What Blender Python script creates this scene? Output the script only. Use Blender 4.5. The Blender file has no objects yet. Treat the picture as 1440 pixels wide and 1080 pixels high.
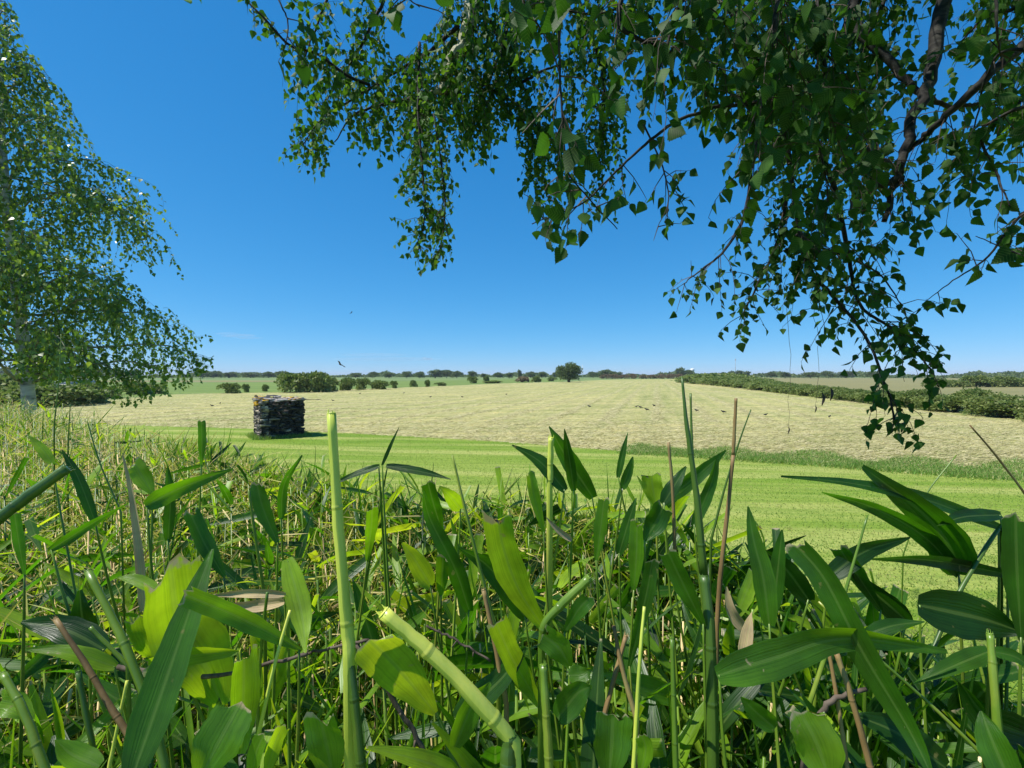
import bpy, math, random
import numpy as np
from mathutils import Vector
rs = np.random.RandomState(11); random.seed(11)
SC = bpy.context.scene; COL = SC.collection
# ------------------------------------------------------------------ camera
CAMZ = 2.4; F = 660.0; PITCH = math.radians(1.13)
cam_d = bpy.data.cameras.new('camera'); cam = bpy.data.objects.new('camera', cam_d); COL.objects.link(cam)
cam_d.sensor_width = 36; cam_d.lens = 36 * F / 1440; cam_d.clip_start = 0.02; cam_d.clip_end = 20000
cam.location = (0, 0, CAMZ); cam.rotation_euler = (math.pi / 2 - PITCH, 0, 0); SC.camera = cam
SC.render.resolution_x = 1024; SC.render.resolution_y = 768
# ------------------------------------------------------------------ light
SUN = Vector((-0.50, -0.08, 0.86)).normalized()
sun_el = math.asin(SUN.z); sun_az = math.atan2(SUN.x, SUN.y)
W = bpy.data.worlds.new('World'); SC.world = W; W.use_nodes = True
wn = W.node_tree.nodes; wl = W.node_tree.links
bg = wn['Background']
sky = wn.new('ShaderNodeTexSky'); sky.sky_type = 'NISHITA'; sky.sun_disc = False
sky.sun_elevation = sun_el; sky.sun_rotation = sun_az
sky.altitude = 0; sky.air_density = 0.7; sky.dust_density = 0.0; sky.ozone_density = 2.0
sep = wn.new('ShaderNodeSeparateColor'); cmb = wn.new('ShaderNodeCombineColor'); wl.new(sky.outputs[0], sep.inputs[0])
for i_, (g_, a_) in enumerate(((1.273, .308), (.637, 1.694), (.475, 3.494))):   # tone response of the photograph's sky, per channel
    pw = wn.new('ShaderNodeMath'); pw.operation = 'POWER'; pw.inputs[1].default_value = g_; wl.new(sep.outputs[i_], pw.inputs[0])
    ml = wn.new('ShaderNodeMath'); ml.operation = 'MULTIPLY'; ml.inputs[1].default_value = a_; wl.new(pw.outputs[0], ml.inputs[0]); wl.new(ml.outputs[0], cmb.inputs[i_])
wl.new(cmb.outputs[0], bg.inputs[0]); bg.inputs[1].default_value = 0.083
sl = bpy.data.lights.new('sun', 'SUN'); so = bpy.data.objects.new('sun', sl); COL.objects.link(so)
sl.energy = 5.0; sl.angle = math.radians(0.53); sl.color = (1.0, 0.955, 0.88)
so.rotation_euler = SUN.to_track_quat('Z', 'Y').to_euler(); so.location = (-20, 10, 60)
SC.view_settings.view_transform = 'Standard'; SC.view_settings.look = 'None'; SC.view_settings.exposure = 0.36
SC.view_settings.gamma = 1
# ------------------------------------------------------------------ helpers
FWD = np.array([0, math.cos(PITCH), -math.sin(PITCH)]); UP = np.array([0, math.sin(PITCH), math.cos(PITCH)])
RT = np.array([1.0, 0, 0]); CAM = np.array([0, 0, CAMZ])
def P(px, py, d): return CAM + d * (FWD + RT * (px - 720) / F + UP * (540 - py) / F)
def proj(p):
    q = np.asarray(p) - CAM; d = q @ FWD
    return 720 + F * q[0] / d, 540 - F * (q @ UP) / d, d
def G(px, dy):                       # ground point at pixel column px, dy pixels under the horizon
    d = CAMZ * F / dy; return ((px - 720) / F * d, d)
def nrm(v): v = np.asarray(v, float); return v / (np.linalg.norm(v) + 1e-12)
class MB:
    def __init__(s): s.v = []; s.f4 = []; s.uv4 = []; s.f3 = []; s.uv3 = []; s.r = []; s.n = 0
    def add(s, v, f4=None, uv=None, f3=None, rnd=0.5):
        v = np.asarray(v, float).reshape(-1, 3); uv = np.zeros((len(v), 2)) if uv is None else np.asarray(uv, float)
        s.v.append(v); s.r.append(np.full(len(v), rnd) if np.isscalar(rnd) else np.asarray(rnd))
        if f4 is not None and len(f4): f4 = np.asarray(f4); s.f4.append(f4 + s.n); s.uv4.append(uv[f4])
        if f3 is not None and len(f3): f3 = np.asarray(f3); s.f3.append(f3 + s.n); s.uv3.append(uv[f3])
        s.n += len(v)
    def inst(s, T, R, t, rnd):        # T=(v,f4,uv,f3), R (N,3,3), t (N,3), rnd (N,)
        v, f4, uv, f3 = T; N = len(t)
        if N == 0: return
        V = np.einsum('nij,kj->nki', R, v) + t[:, None, :]; k = len(v)
        off = (np.arange(N) * k)[:, None, None]
        UVs = np.tile(uv, (N, 1))
        F4 = (np.asarray(f4)[None] + off).reshape(-1, 4) if f4 is not None and len(f4) else None
        F3 = (np.asarray(f3)[None] + off).reshape(-1, 3) if f3 is not None and len(f3) else None
        s.add(V.reshape(-1, 3), F4, UVs, F3, np.repeat(rnd, k))
    def build(s, name, mat, parent=None, smooth=True):
        V = np.concatenate(s.v); loops = []; tot = []; uvs = []
        if s.f4: a = np.concatenate(s.f4); loops.append(a.ravel()); tot.append(np.full(len(a), 4)); uvs.append(np.concatenate(s.uv4).reshape(-1, 2))
        if s.f3: a = np.concatenate(s.f3); loops.append(a.ravel()); tot.append(np.full(len(a), 3)); uvs.append(np.concatenate(s.uv3).reshape(-1, 2))
        L = np.concatenate(loops).astype(np.int32); Tt = np.concatenate(tot).astype(np.int32); U = np.concatenate(uvs)
        me = bpy.data.meshes.new(name)
        if parent is not None and parent.type == 'EMPTY': V = V - np.array(parent.location)
        me.vertices.add(len(V)); me.vertices.foreach_set('co', V.astype(np.float32).ravel())
        me.loops.add(len(L)); me.loops.foreach_set('vertex_index', L)
        me.polygons.add(len(Tt)); st = np.concatenate([[0], np.cumsum(Tt)[:-1]]).astype(np.int32)
        me.polygons.foreach_set('loop_start', st); me.polygons.foreach_set('loop_total', Tt)
        if smooth: me.polygons.foreach_set('use_smooth', np.ones(len(Tt), bool))
        ul = me.uv_layers.new(name='UVMap'); ul.data.foreach_set('uv', U.astype(np.float32).ravel())
        at = me.attributes.new('rnd', 'FLOAT', 'POINT'); at.data.foreach_set('value', np.concatenate(s.r).astype(np.float32))
        me.update(calc_edges=True); me.validate()
        me.materials.append(mat)
        o = bpy.data.objects.new(name, me); COL.objects.link(o)
        if parent is not None: o.parent = parent
        return o
def tag(o, label=None, cat=None, group=None, kind=None):
    if label: o['label'] = label
    if cat: o['category'] = cat
    if group: o['group'] = group
    if kind: o['kind'] = kind
    return o
def thing(name, label, cat, loc=(0, 0, 0), group=None):
    o = bpy.data.objects.new(name, None); COL.objects.link(o); o.location = loc; o.empty_display_size = 0.2
    return tag(o, label, cat, group)
def copy_tree(o, parent=None):
    c = o.copy(); COL.objects.link(c)
    if parent: c.parent = parent
    for ch in [x for x in o.children]: copy_tree(ch, c)
    return c
def smooth_pts(pts, n):
    pts = np.asarray(pts, float)
    if len(pts) == 2: pts = np.array([pts[0], (pts[0] + pts[1]) / 2, pts[1]])
    t = np.linspace(0, len(pts) - 1, n); out = []
    ex = np.vstack([2 * pts[0] - pts[1], pts, 2 * pts[-1] - pts[-2]])
    for x in t:
        i = min(int(x), len(pts) - 2); u = x - i; a, b, c, d = ex[i:i + 4]
        out.append(.5 * (2 * b + (c - a) * u + (2 * a - 5 * b + 4 * c - d) * u * u + (3 * b - a - 3 * c + d) * u ** 3))
    return np.array(out)
def tube(mb, pts, radii, sides=6, rnd=.5, cap=True, vlen=None):
    pts = np.asarray(pts, float); n = len(pts); radii = np.broadcast_to(radii, (n,)) if np.ndim(radii) == 0 or len(np.atleast_1d(radii)) == n else np.interp(np.linspace(0, 1, n), np.linspace(0, 1, len(radii)), radii)
    T = np.gradient(pts, axis=0); T /= np.linalg.norm(T, axis=1)[:, None] + 1e-12
    ref = np.array([1.0, 0, 0]) if abs(T[0][0]) < .8 else np.array([0, 1.0, 0])
    A = np.cross(T, ref); A /= np.linalg.norm(A, axis=1)[:, None] + 1e-12; B = np.cross(T, A)
    th = np.linspace(0, 2 * math.pi, sides + 1)
    ring = pts[:, None] + radii[:, None, None] * (A[:, None] * np.cos(th)[None, :, None] + B[:, None] * np.sin(th)[None, :, None])
    L = np.concatenate([[0], np.cumsum(np.linalg.norm(np.diff(pts, axis=0), axis=1))])
    uv = np.stack([np.tile(np.linspace(0, 1, sides + 1), (n, 1)), np.tile(L[:, None], (1, sides + 1))], -1)
    k = sides + 1; f = []
    for i in range(n - 1):
        for j in range(sides): f.append((i * k + j, i * k + j + 1, (i + 1) * k + j + 1, (i + 1) * k + j))
    V = ring.reshape(-1, 3); UV = uv.reshape(-1, 2); f3 = []
    if cap:
        V = np.vstack([V, pts[0], pts[-1]]); UV = np.vstack([UV, [.5, 0], [.5, L[-1]]]); a = n * k
        for j in range(sides): f3.append((j + 1, j, a)); f3.append(((n - 1) * k + j, (n - 1) * k + j + 1, a + 1))
    mb.add(V, f, UV, f3, rnd)
def frames(axis, normal):             # rotation matrices with y = axis, z ~ normal
    y = axis / (np.linalg.norm(axis, axis=1)[:, None] + 1e-12); x = np.cross(y, normal); x /= np.linalg.norm(x, axis=1)[:, None] + 1e-12
    z = np.cross(x, y); return np.stack([x, y, z], -1)
# ------------------------------------------------------------------ materials
def newmat(name):
    m = bpy.data.materials.new(name); m.use_nodes = True; nt = m.node_tree; nt.nodes.clear()
    return m, nt, nt.nodes, nt.links
def N(nt, t, **kw):
    n = nt.nodes.new(t)
    for k, v in kw.items():
        if k in n.inputs: n.inputs[k].default_value = v
        else: setattr(n, k, v)
    return n
def ramp(nt, stops, fac=None, interp='LINEAR'):
    r = nt.nodes.new('ShaderNodeValToRGB'); e = r.color_ramp.elements; r.color_ramp.interpolation = interp
    while len(e) < len(stops): e.new(0.5)
    for i, (p, c) in enumerate(stops): e[i].position = p; e[i].color = (*c, 1) if len(c) == 3 else c
    if fac is not None: nt.links.new(fac, r.inputs[0])
    return r
def mix(nt, a, b, fac, blend='MIX'):
    m = nt.nodes.new('ShaderNodeMix'); m.data_type = 'RGBA'; m.blend_type = blend
    for sock, v in ((m.inputs[6], a), (m.inputs[7], b), (m.inputs[0], fac)):
        if hasattr(v, 'is_linked') or hasattr(v, 'links'): nt.links.new(v, sock)
        elif isinstance(v, (int, float)): sock.default_value = v
        else: sock.default_value = (*v, 1)
    return m.outputs[2]
def leafmat(name, cols, trans, tfac=.4, rough=.45, veins=0, scars=False, cuttip=False, spec=.5, pinn=0):
    m, nt, nn, L = newmat(name)
    at = N(nt, 'ShaderNodeAttribute', attribute_name='rnd')
    c = ramp(nt, [(i / (len(cols) - 1), k) for i, k in enumerate(cols)], at.outputs['Fac']).outputs[0]
    t = ramp(nt, [(i / (len(trans) - 1), k) for i, k in enumerate(trans)], at.outputs['Fac']).outputs[0]
    geo = N(nt, 'ShaderNodeNewGeometry'); uv = N(nt, 'ShaderNodeUVMap'); bump = None
    nz = N(nt, 'ShaderNodeTexNoise', Scale=35.0, Detail=3.0); L.new(geo.outputs['Position'], nz.inputs['Vector'])
    var = ramp(nt, [(.3, (.72, .72, .72)), (.7, (1.25, 1.25, 1.1))], nz.outputs[0]).outputs[0]
    c = mix(nt, c, var, 1.0, 'MULTIPLY'); t = mix(nt, t, var, 1.0, 'MULTIPLY')
    if veins:
        sp = N(nt, 'ShaderNodeSeparateXYZ'); L.new(uv.outputs[0], sp.inputs[0])
        mp = N(nt, 'ShaderNodeMapping'); mp.inputs['Scale'].default_value = (veins, .6, 1); va = N(nt, 'ShaderNodeVectorMath', operation='MULTIPLY_ADD'); L.new(at.outputs['Fac'], va.inputs[0]); va.inputs[1].default_value = (37.0, 11.0, 5.0); L.new(uv.outputs[0], va.inputs[2]); L.new(va.outputs[0], mp.inputs[0])
        n2 = N(nt, 'ShaderNodeTexNoise', Scale=1.0, Detail=2.0); L.new(mp.outputs[0], n2.inputs['Vector'])
        vr = ramp(nt, [(.36, (.80, .84, .74)), (.62, (1.1, 1.06, 1.08))], n2.outputs[0]).outputs[0]
        c = mix(nt, c, vr, .8, 'MULTIPLY'); t = mix(nt, t, vr, .8, 'MULTIPLY')
        a = N(nt, 'ShaderNodeMath', operation='SUBTRACT'); L.new(sp.outputs[0], a.inputs[0]); a.inputs[1].default_value = .5
        b = N(nt, 'ShaderNodeMath', operation='ABSOLUTE'); L.new(a.outputs[0], b.inputs[0])
        rib = ramp(nt, [(0, (1, 1, 1)), (.035, (1, 1, 1)), (.06, (0, 0, 0))], b.outputs[0]).outputs[0]
        c = mix(nt, c, (.22, .34, .08), mixf(nt, rib, .28)); t = mix(nt, t, (.3, .42, .07), mixf(nt, rib, .25))
        bump = N(nt, 'ShaderNodeBump', Strength=.35, Distance=.002); L.new(n2.outputs[0], bump.inputs['Height'])
        if cuttip:
            n3 = N(nt, 'ShaderNodeTexNoise', Scale=160.0, Detail=2.0); L.new(geo.outputs['Position'], n3.inputs['Vector'])
            ad = N(nt, 'ShaderNodeMath', operation='MULTIPLY_ADD'); L.new(n3.outputs[0], ad.inputs[0]); ad.inputs[1].default_value = .07; L.new(sp.outputs[1], ad.inputs[2])
            tf = ramp(nt, [(0, (0, 0, 0)), (1.018, (0, 0, 0)), (1.0, (1, 1, 1))], None).outputs[0]
            mm = N(nt, 'ShaderNodeMapRange'); L.new(ad.outputs[0], mm.inputs[0]); mm.inputs[1].default_value = 1.012; mm.inputs[2].default_value = 1.035
            c = mix(nt, c, (.55, .47, .28), mm.outputs[0]); t = mix(nt, t, (.35, .3, .15), mm.outputs[0])
    if veins:
        n5 = N(nt, 'ShaderNodeTexNoise', Scale=95.0, Detail=4.0); L.new(geo.outputs['Position'], n5.inputs['Vector'])
        bl = ramp(nt, [(.69, (0, 0, 0)), (.75, (.6, .6, .6))], n5.outputs[0]).outputs[0]
        c = mix(nt, c, (.36, .30, .10), bl); t = mix(nt, t, (.3, .28, .06), bl)
        n6 = N(nt, 'ShaderNodeTexNoise', Scale=30.0, Detail=3.0); L.new(geo.outputs['Position'], n6.inputs['Vector'])
        a6 = N(nt, 'ShaderNodeMath', operation='MULTIPLY_ADD'); L.new(n6.outputs[0], a6.inputs[0]); a6.inputs[1].default_value = .5; L.new(sp.outputs[1], a6.inputs[2])
        m6 = N(nt, 'ShaderNodeMapRange'); L.new(a6.outputs[0], m6.inputs[0]); m6.inputs[1].default_value = 1.28; m6.inputs[2].default_value = 1.31
        c = mix(nt, c, (.5, .40, .2), m6.outputs[0]); t = mix(nt, t, (.3, .24, .1), m6.outputs[0])
    if scars:
        n4 = N(nt, 'ShaderNodeTexNoise', Scale=55.0, Detail=3.0, Distortion=1.2); L.new(geo.outputs['Position'], n4.inputs['Vector'])
        sf = ramp(nt, [(.70, (0, 0, 0)), (.73, (1, 1, 1))], n4.outputs[0]).outputs[0]
        c = mix(nt, c, (.5, .42, .24), sf); t = mix(nt, t, (.25, .2, .1), sf)
    if pinn:
        # pinnate birch veins from the leaf's own UV
        sp = N(nt, 'ShaderNodeSeparateXYZ'); L.new(uv.outputs[0], sp.inputs[0])
        a = N(nt, 'ShaderNodeMath', operation='SUBTRACT'); L.new(sp.outputs[0], a.inputs[0]); a.inputs[1].default_value = .5
        b = N(nt, 'ShaderNodeMath', operation='ABSOLUTE'); L.new(a.outputs[0], b.inputs[0])
        d = N(nt, 'ShaderNodeMath', operation='MULTIPLY_ADD'); L.new(b.outputs[0], d.inputs[0]); d.inputs[1].default_value = -.8; L.new(sp.outputs[1], d.inputs[2])
        e = N(nt, 'ShaderNodeMath', operation='MULTIPLY'); L.new(d.outputs[0], e.inputs[0]); e.inputs[1].default_value = 50
        s = N(nt, 'ShaderNodeMath', operation='SINE'); L.new(e.outputs[0], s.inputs[0])
        vf = ramp(nt, [(.8, (0, 0, 0)), (1, (1, 1, 1))], s.outputs[0]).outputs[0]
        c = mix(nt, c, (.16, .26, .06), mixf(nt, vf, .5)); t = mix(nt, t, (.1, .22, .03), mixf(nt, vf, .5))
    p = N(nt, 'ShaderNodeBsdfPrincipled', Roughness=rough); L.new(c, p.inputs['Base Color']); p.inputs['Specular IOR Level'].default_value = spec
    tr = N(nt, 'ShaderNodeBsdfTranslucent'); L.new(t, tr.inputs[0])
    if bump: L.new(bump.outputs[0], p.inputs['Normal'])
    mx = N(nt, 'ShaderNodeMixShader'); mx.inputs[0].default_value = tfac; L.new(p.outputs[0], mx.inputs[1]); L.new(tr.outputs[0], mx.inputs[2])
    o = N(nt, 'ShaderNodeOutputMaterial'); L.new(mx.outputs[0], o.inputs[0]); return m
def mixf(nt, col, k):
    m = nt.nodes.new('ShaderNodeMath'); m.operation = 'MULTIPLY'; nt.links.new(col, m.inputs[0]); m.inputs[1].default_value = k; return m.outputs[0]
def barkmat(name, stops, scale=(8, 8, 2), rough=.8, bump=.4, ns=1.0, spec=.3, dist=.004):
    m, nt, nn, L = newmat(name)
    geo = N(nt, 'ShaderNodeNewGeometry'); mp = N(nt, 'ShaderNodeMapping'); mp.inputs['Scale'].default_value = scale; L.new(geo.outputs['Position'], mp.inputs[0])
    nz = N(nt, 'ShaderNodeTexNoise', Scale=ns, Detail=5.0, Roughness=.6); L.new(mp.outputs[0], nz.inputs['Vector'])
    c = ramp(nt, stops, nz.outputs[0]).outputs[0]
    at = N(nt, 'ShaderNodeAttribute', attribute_name='rnd'); v = ramp(nt, [(0, (.7, .7, .7)), (1, (1.3, 1.3, 1.3))], at.outputs['Fac']).outputs[0]
    c = mix(nt, c, v, 1.0, 'MULTIPLY')
    p = N(nt, 'ShaderNodeBsdfPrincipled', Roughness=rough); L.new(c, p.inputs['Base Color']); p.inputs['Specular IOR Level'].default_value = spec
    b = N(nt, 'ShaderNodeBump', Strength=bump, Distance=dist); L.new(nz.outputs[0], b.inputs['Height']); L.new(b.outputs[0], p.inputs['Normal'])
    o = N(nt, 'ShaderNodeOutputMaterial'); L.new(p.outputs[0], o.inputs[0]); return m
def groundmat(name, layers, base, rough=.95, bump=0, bs=20):
    """layers: (scale xyz, rotation z, detail, ramp stops, blend factor)"""
    m, nt, nn, L = newmat(name); geo = N(nt, 'ShaderNodeNewGeometry'); c = None; last = None
    rgb = N(nt, 'ShaderNodeRGB'); rgb.outputs[0].default_value = (*base, 1); c = rgb.outputs[0]
    for sc, rz, det, stops, fac, dist in layers:
        mr = N(nt, 'ShaderNodeMapping', vector_type='TEXTURE'); mr.inputs['Rotation'].default_value = (0, 0, rz); L.new(geo.outputs['Position'], mr.inputs[0])
        mp = N(nt, 'ShaderNodeMapping'); mp.inputs['Scale'].default_value = sc; L.new(mr.outputs[0], mp.inputs[0])
        nz = N(nt, 'ShaderNodeTexNoise', Scale=1.0, Detail=det, Roughness=.6, Distortion=dist); L.new(mp.outputs[0], nz.inputs['Vector'])
        r = ramp(nt, stops, nz.outputs[0]).outputs[0]; c = mix(nt, c, r, fac, 'MULTIPLY'); last = nz
    p = N(nt, 'ShaderNodeBsdfPrincipled', Roughness=rough); L.new(c, p.inputs['Base Color']); p.inputs['Specular IOR Level'].default_value = .15
    if bump:
        b = N(nt, 'ShaderNodeBump', Strength=bump, Distance=.05); L.new(last.outputs[0], b.inputs['Height']); L.new(b.outputs[0], p.inputs['Normal'])
    o = N(nt, 'ShaderNodeOutputMaterial'); L.new(p.outputs[0], o.inputs[0]); return m
M = {}
ROW = math.radians(-17)               # the mowing lines run towards the far right hedge end
M['hay'] = groundmat('mown_hay', [
    ((.03, .03, 1), 0, 3, [(.3, (.80, .88, .70)), (.7, (1.12, 1.06, 1.0))], .9, .3),
    ((1.1, .03, 1), ROW, 4, [(.38, (.78, .85, .72)), (.5, (1.0, 1.0, 1.0)), (.62, (1.16, 1.12, 1.08))], .75, .25),
    ((.12, 1.3, 1), math.radians(6), 4, [(.38, (.60, .70, .46)), (.5, (1, 1, 1)), (.62, (1.25, 1.18, 1.1))], .9, .6),
    ((2.2, 9, 1), math.radians(4), 6, [(.32, (.55, .62, .42)), (.5, (1, 1, 1)), (.66, (1.3, 1.25, 1.15))], .8, .8)],
    (.375, .352, .165), bump=.6)
M['lawn'] = groundmat('mown_lawn', [
    ((.06, .06, 1), 0, 3, [(.3, (.9, .95, .8)), (.7, (1.1, 1.05, 1.1))], .9, .2),
    ((.08, 1.1, 1), math.radians(-6), 3, [(.38, (.70, .86, .5)), (.5, (1, 1, 1)), (.60, (1.45, 1.22, 1.9))], .9, .15),
    ((.4, 5, 1), math.radians(-5), 4, [(.35, (.75, .85, .65)), (.65, (1.25, 1.15, 1.2))], .7, .5),
    ((14, 30, 1), 0, 5, [(.3, (.6, .7, .5)), (.7, (1.35, 1.25, 1.2))], .8, .4)],
    (.215, .285, .056), bump=.5)
M['green'] = groundmat('green_field', [((.02, .2, 1), .1, 4, [(.3, (.8, .85, .8)), (.7, (1.2, 1.15, 1.1))], .9, .3), ((.5, 2, 1), .1, 4, [(.3, (.75, .8, .7)), (.7, (1.2, 1.15, 1.1))], .9, .3)], (.15, .215, .055))
M['brown'] = groundmat('dry_field', [((.02, .3, 1), .2, 4, [(.3, (.8, .85, .8)), (.7, (1.2, 1.15, 1.1))], .9, .3), ((.6, 3, 1), .2, 4, [(.3, (.75, .8, .7)), (.7, (1.2, 1.1, 1.1))], .9, .3)], (.22, .21, .095))
M['ground'] = groundmat('rough_ground', [((.03, .03, 1), .2, 5, [(.3, (.7, .8, .7)), (.7, (1.3, 1.2, 1.1))], .9, .3)], (.16, .22, .08))
M['soil'] = groundmat('soil', [((8, 8, 1), .2, 5, [(.3, (.5, .5, .5)), (.7, (1.5, 1.4, 1.3))], .9, .3)], (.07, .05, .03))
GRN = [(.010, .040, .005), (.028, .095, .008), (.085, .21, .012), (.23, .38, .022)]
TRN = [(.02, .10, .002), (.10, .33, .004), (.38, .68, .008), (.66, .80, .02)]
M['bleaf'] = leafmat('bamboo_leaf', GRN, TRN, .48, .36, veins=26, cuttip=True)
M['bscar'] = leafmat('bamboo_leaf_scarred', GRN, TRN, .48, .36, veins=26, cuttip=True, scars=True)
M['bfill'] = leafmat('bamboo_foliage', GRN, TRN, .48, .38, veins=14, cuttip=True)
M['dryleaf'] = leafmat('dry_bamboo_leaf', [(.34, .22, .11), (.55, .40, .23), (.66, .52, .33)], [(.2, .12, .05), (.3, .2, .1)], .25, .7, veins=20)
M['strawblade'] = leafmat('straw_blade', [(.26, .34, .04), (.56, .55, .11), (.70, .58, .22), (.78, .64, .30)], [(.5, .6, .05), (.7, .66, .12), (.6, .46, .2)], .35, .6)
M['birchleaf'] = leafmat('birch_leaf', [(.018, .055, .010), (.03, .085, .014), (.05, .125, .018), (.10, .19, .03)], [(.03, .11, .006), (.05, .17, .008), (.10, .28, .01), (.22, .42, .015)], .34, .6, spec=.18, pinn=1)
M['birchfar'] = leafmat('birch_leaf_far', [(.06, .11, .025), (.09, .16, .03), (.16, .23, .045), (.34, .38, .12)], [(.10, .22, .015), (.20, .38, .02), (.36, .52, .03)], .42, .38, spec=.6)
M['cane'] = barkmat('green_cane', [(.3, (.05, .12, .010)), (.55, (.13, .22, .020)), (.75, (.34, .34, .05))], (20, 20, 5), .35, .15, spec=.5, dist=.001)
M['palecane'] = barkmat('pale_cane', [(.3, (.36, .46, .06)), (.5, (.54, .60, .09)), (.7, (.68, .66, .11))], (60, 60, 9), .35, .12, spec=.5, dist=.001)
M['brown_cane'] = barkmat('brown_cane', [(.3, (.10, .065, .025)), (.5, (.24, .15, .06)), (.7, (.30, .26, .10))], (30, 30, 8), .55, .3, dist=.001)
M['darkcane'] = barkmat('dark_green_cane', [(.3, (.03, .075, .01)), (.6, (.07, .14, .015)), (.75, (.22, .19, .05))], (20, 20, 4), .4, .2, spec=.5, dist=.001)
M['straw'] = barkmat('dead_straw', [(.3, (.34, .23, .09)), (.5, (.62, .46, .22)), (.7, (.76, .63, .35))], (30, 30, 6), .6, .2, dist=.001)
M['twig'] = barkmat('twig_bark', [(.3, (.05, .035, .025)), (.6, (.13, .10, .075)), (.75, (.2, .17, .14))], (60, 60, 20), .8, .6, dist=.002)
M['birchtwig'] = barkmat('birch_twig', [(.3, (.035, .025, .02)), (.6, (.08, .06, .045)), (.8, (.14, .11, .08))], (40, 40, 20), .7, .4, dist=.002)
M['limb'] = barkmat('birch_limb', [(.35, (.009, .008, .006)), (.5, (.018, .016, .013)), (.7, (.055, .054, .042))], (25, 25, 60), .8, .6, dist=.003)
M['palelimb'] = barkmat('pale_birch_limb', [(.33, (.06, .05, .035)), (.47, (.26, .25, .15)), (.7, (.42, .41, .28))], (12, 12, 28), .8, .5)
M['birchbark'] = barkmat('white_birch_bark', [(.34, (.03, .028, .025)), (.42, (.30, .29, .26)), (.55, (.55, .53, .48)), (.75, (.66, .64, .6))], (3.0, 3.0, 14), .75, .4)
M['bush'] = leafmat('bush_leaf', [(.09, .14, .035), (.16, .22, .06), (.25, .29, .09), (.42, .40, .20)], [(.12, .22, .03), (.28, .36, .08)], .35, .6, spec=.3)
M['brownbush'] = leafmat('dry_hedge_leaf', [(.17, .13, .08), (.26, .19, .12), (.22, .20, .10)], [(.2, .15, .08), (.28, .22, .1)], .2, .7, spec=.2)
M['oak'] = leafmat('oak_leaf', [(.075, .115, .045), (.12, .17, .06), (.18, .22, .09)], [(.09, .16, .03), (.2, .28, .06)], .32, .6, spec=.3)
M['trunk'] = barkmat('trunk_bark', [(.3, (.05, .04, .03)), (.7, (.14, .11, .085))], (6, 6, 2))
M['grass'] = leafmat('grass_blade', [(.11, .22, .028), (.20, .29, .05), (.42, .38, .15)], [(.3, .44, .06), (.5, .55, .15)], .3, .6, spec=.3)
M['rough'] = leafmat('rough_grass_blade', [(.09, .22, .03), (.14, .30, .045), (.24, .36, .08), (.48, .44, .2)], [(.2, .42, .03), (.4, .5, .08)], .3, .6, spec=.3)
M['haywisp'] = barkmat('hay_wisp', [(.3, (.25, .24, .09)), (.5, (.40, .365, .18)), (.7, (.5, .45, .25))], (1.5, 1.5, 3), .8, .1)
M['stone'] = barkmat('slate_stone', [(.30, (.012, .012, .013)), (.48, (.035, .034, .034)), (.62, (.085, .078, .068)), (.74, (.26, .235, .19))], (5, 5, 9), .85, .7, dist=.02)
for m_ in (M['stone'],):              # tone varies per stone; pale end also carries sun painted on the left
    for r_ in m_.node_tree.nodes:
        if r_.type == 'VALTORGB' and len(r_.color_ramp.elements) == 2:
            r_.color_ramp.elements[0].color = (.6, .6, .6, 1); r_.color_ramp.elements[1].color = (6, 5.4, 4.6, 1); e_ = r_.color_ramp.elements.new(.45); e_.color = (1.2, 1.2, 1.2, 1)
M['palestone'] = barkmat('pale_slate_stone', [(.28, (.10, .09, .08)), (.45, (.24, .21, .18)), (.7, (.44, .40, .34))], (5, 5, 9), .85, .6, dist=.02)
M['lichen'] = barkmat('orange_lichen', [(.3, (.35, .2, .03)), (.6, (.62, .38, .03))], (40, 40, 40), .9, .5)
M['feather'] = barkmat('dark_feather', [(.3, (.012, .012, .014)), (.7, (.035, .035, .042))], (30, 30, 30), .6, .1)
M['white'] = barkmat('white_render', [(.3, (.62, .62, .60)), (.7, (.8, .8, .78))], (.3, .3, 1), .8, .1)
M['grey'] = barkmat('grey_metal', [(.3, (.3, .3, .32)), (.7, (.42, .42, .44))], (2, 2, 2), .6, .1)
# ------------------------------------------------------------------ ground sheets
def sheet(name, poly, z, mat):
    me = bpy.data.meshes.new(name); me.from_pydata([(x, y, z) for x, y in poly], [], [list(range(len(poly)))]); me.materials.append(mat)
    o = bpy.data.objects.new(name, me); COL.objects.link(o); o['kind'] = 'structure'; return o
sheet('ground', [(-3000, -1500), (3000, -1500), (3000, 4000), (-3000, 4000)], 0, M['ground'])
BND = [G(-120, 62), G(0, 66), G(130, 70), G(350, 76), G(500, 83), G(700, 94), G(870, 107), G(1000, 113), G(1150, 123), G(1300, 135), G(1440, 144), G(1700, 165)]
HEDGE_R = [(1700, 90), (1560, 76), (1440, 64), (1340, 53.5), (1240, 43), (1200, 38), (1130, 29), (1050, 18), (1000, 11), (965, 6)]
FARL = [(-120, 47), (60, 45), (150, 36), (240, 28), (280, 26.5), (405, 25), (480, 21), (600, 17), (700, 12.5), (790, 10), (870, 6.5)]
hay_poly = BND + [G(a, b) for a, b in HEDGE_R] + [G(a, b) for a, b in FARL[::-1]]
sheet('hay_field', hay_poly, .004, M['hay'])
sheet('lawn', [(-60, -20)] + BND + [(60, -20)], .008, M['lawn'])
sheet('green_field', [G(-200, 44), G(60, 40), G(150, 35), G(240, 27.8), G(280, 26.3), G(405, 24.8), G(480, 20.8), G(600, 16.8), G(700, 12.3), G(790, 9.8), G(800, 4.6), G(600, 8.5), G(400, 10.5), G(270, 10.8), G(0, 11)], .006, M['green'])
sheet('stubble_strip', [G(0, 10.6), G(405, 10.2), G(500, 9), G(500, 7.5), G(405, 8), G(0, 8)], .010, M['brown'])
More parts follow.
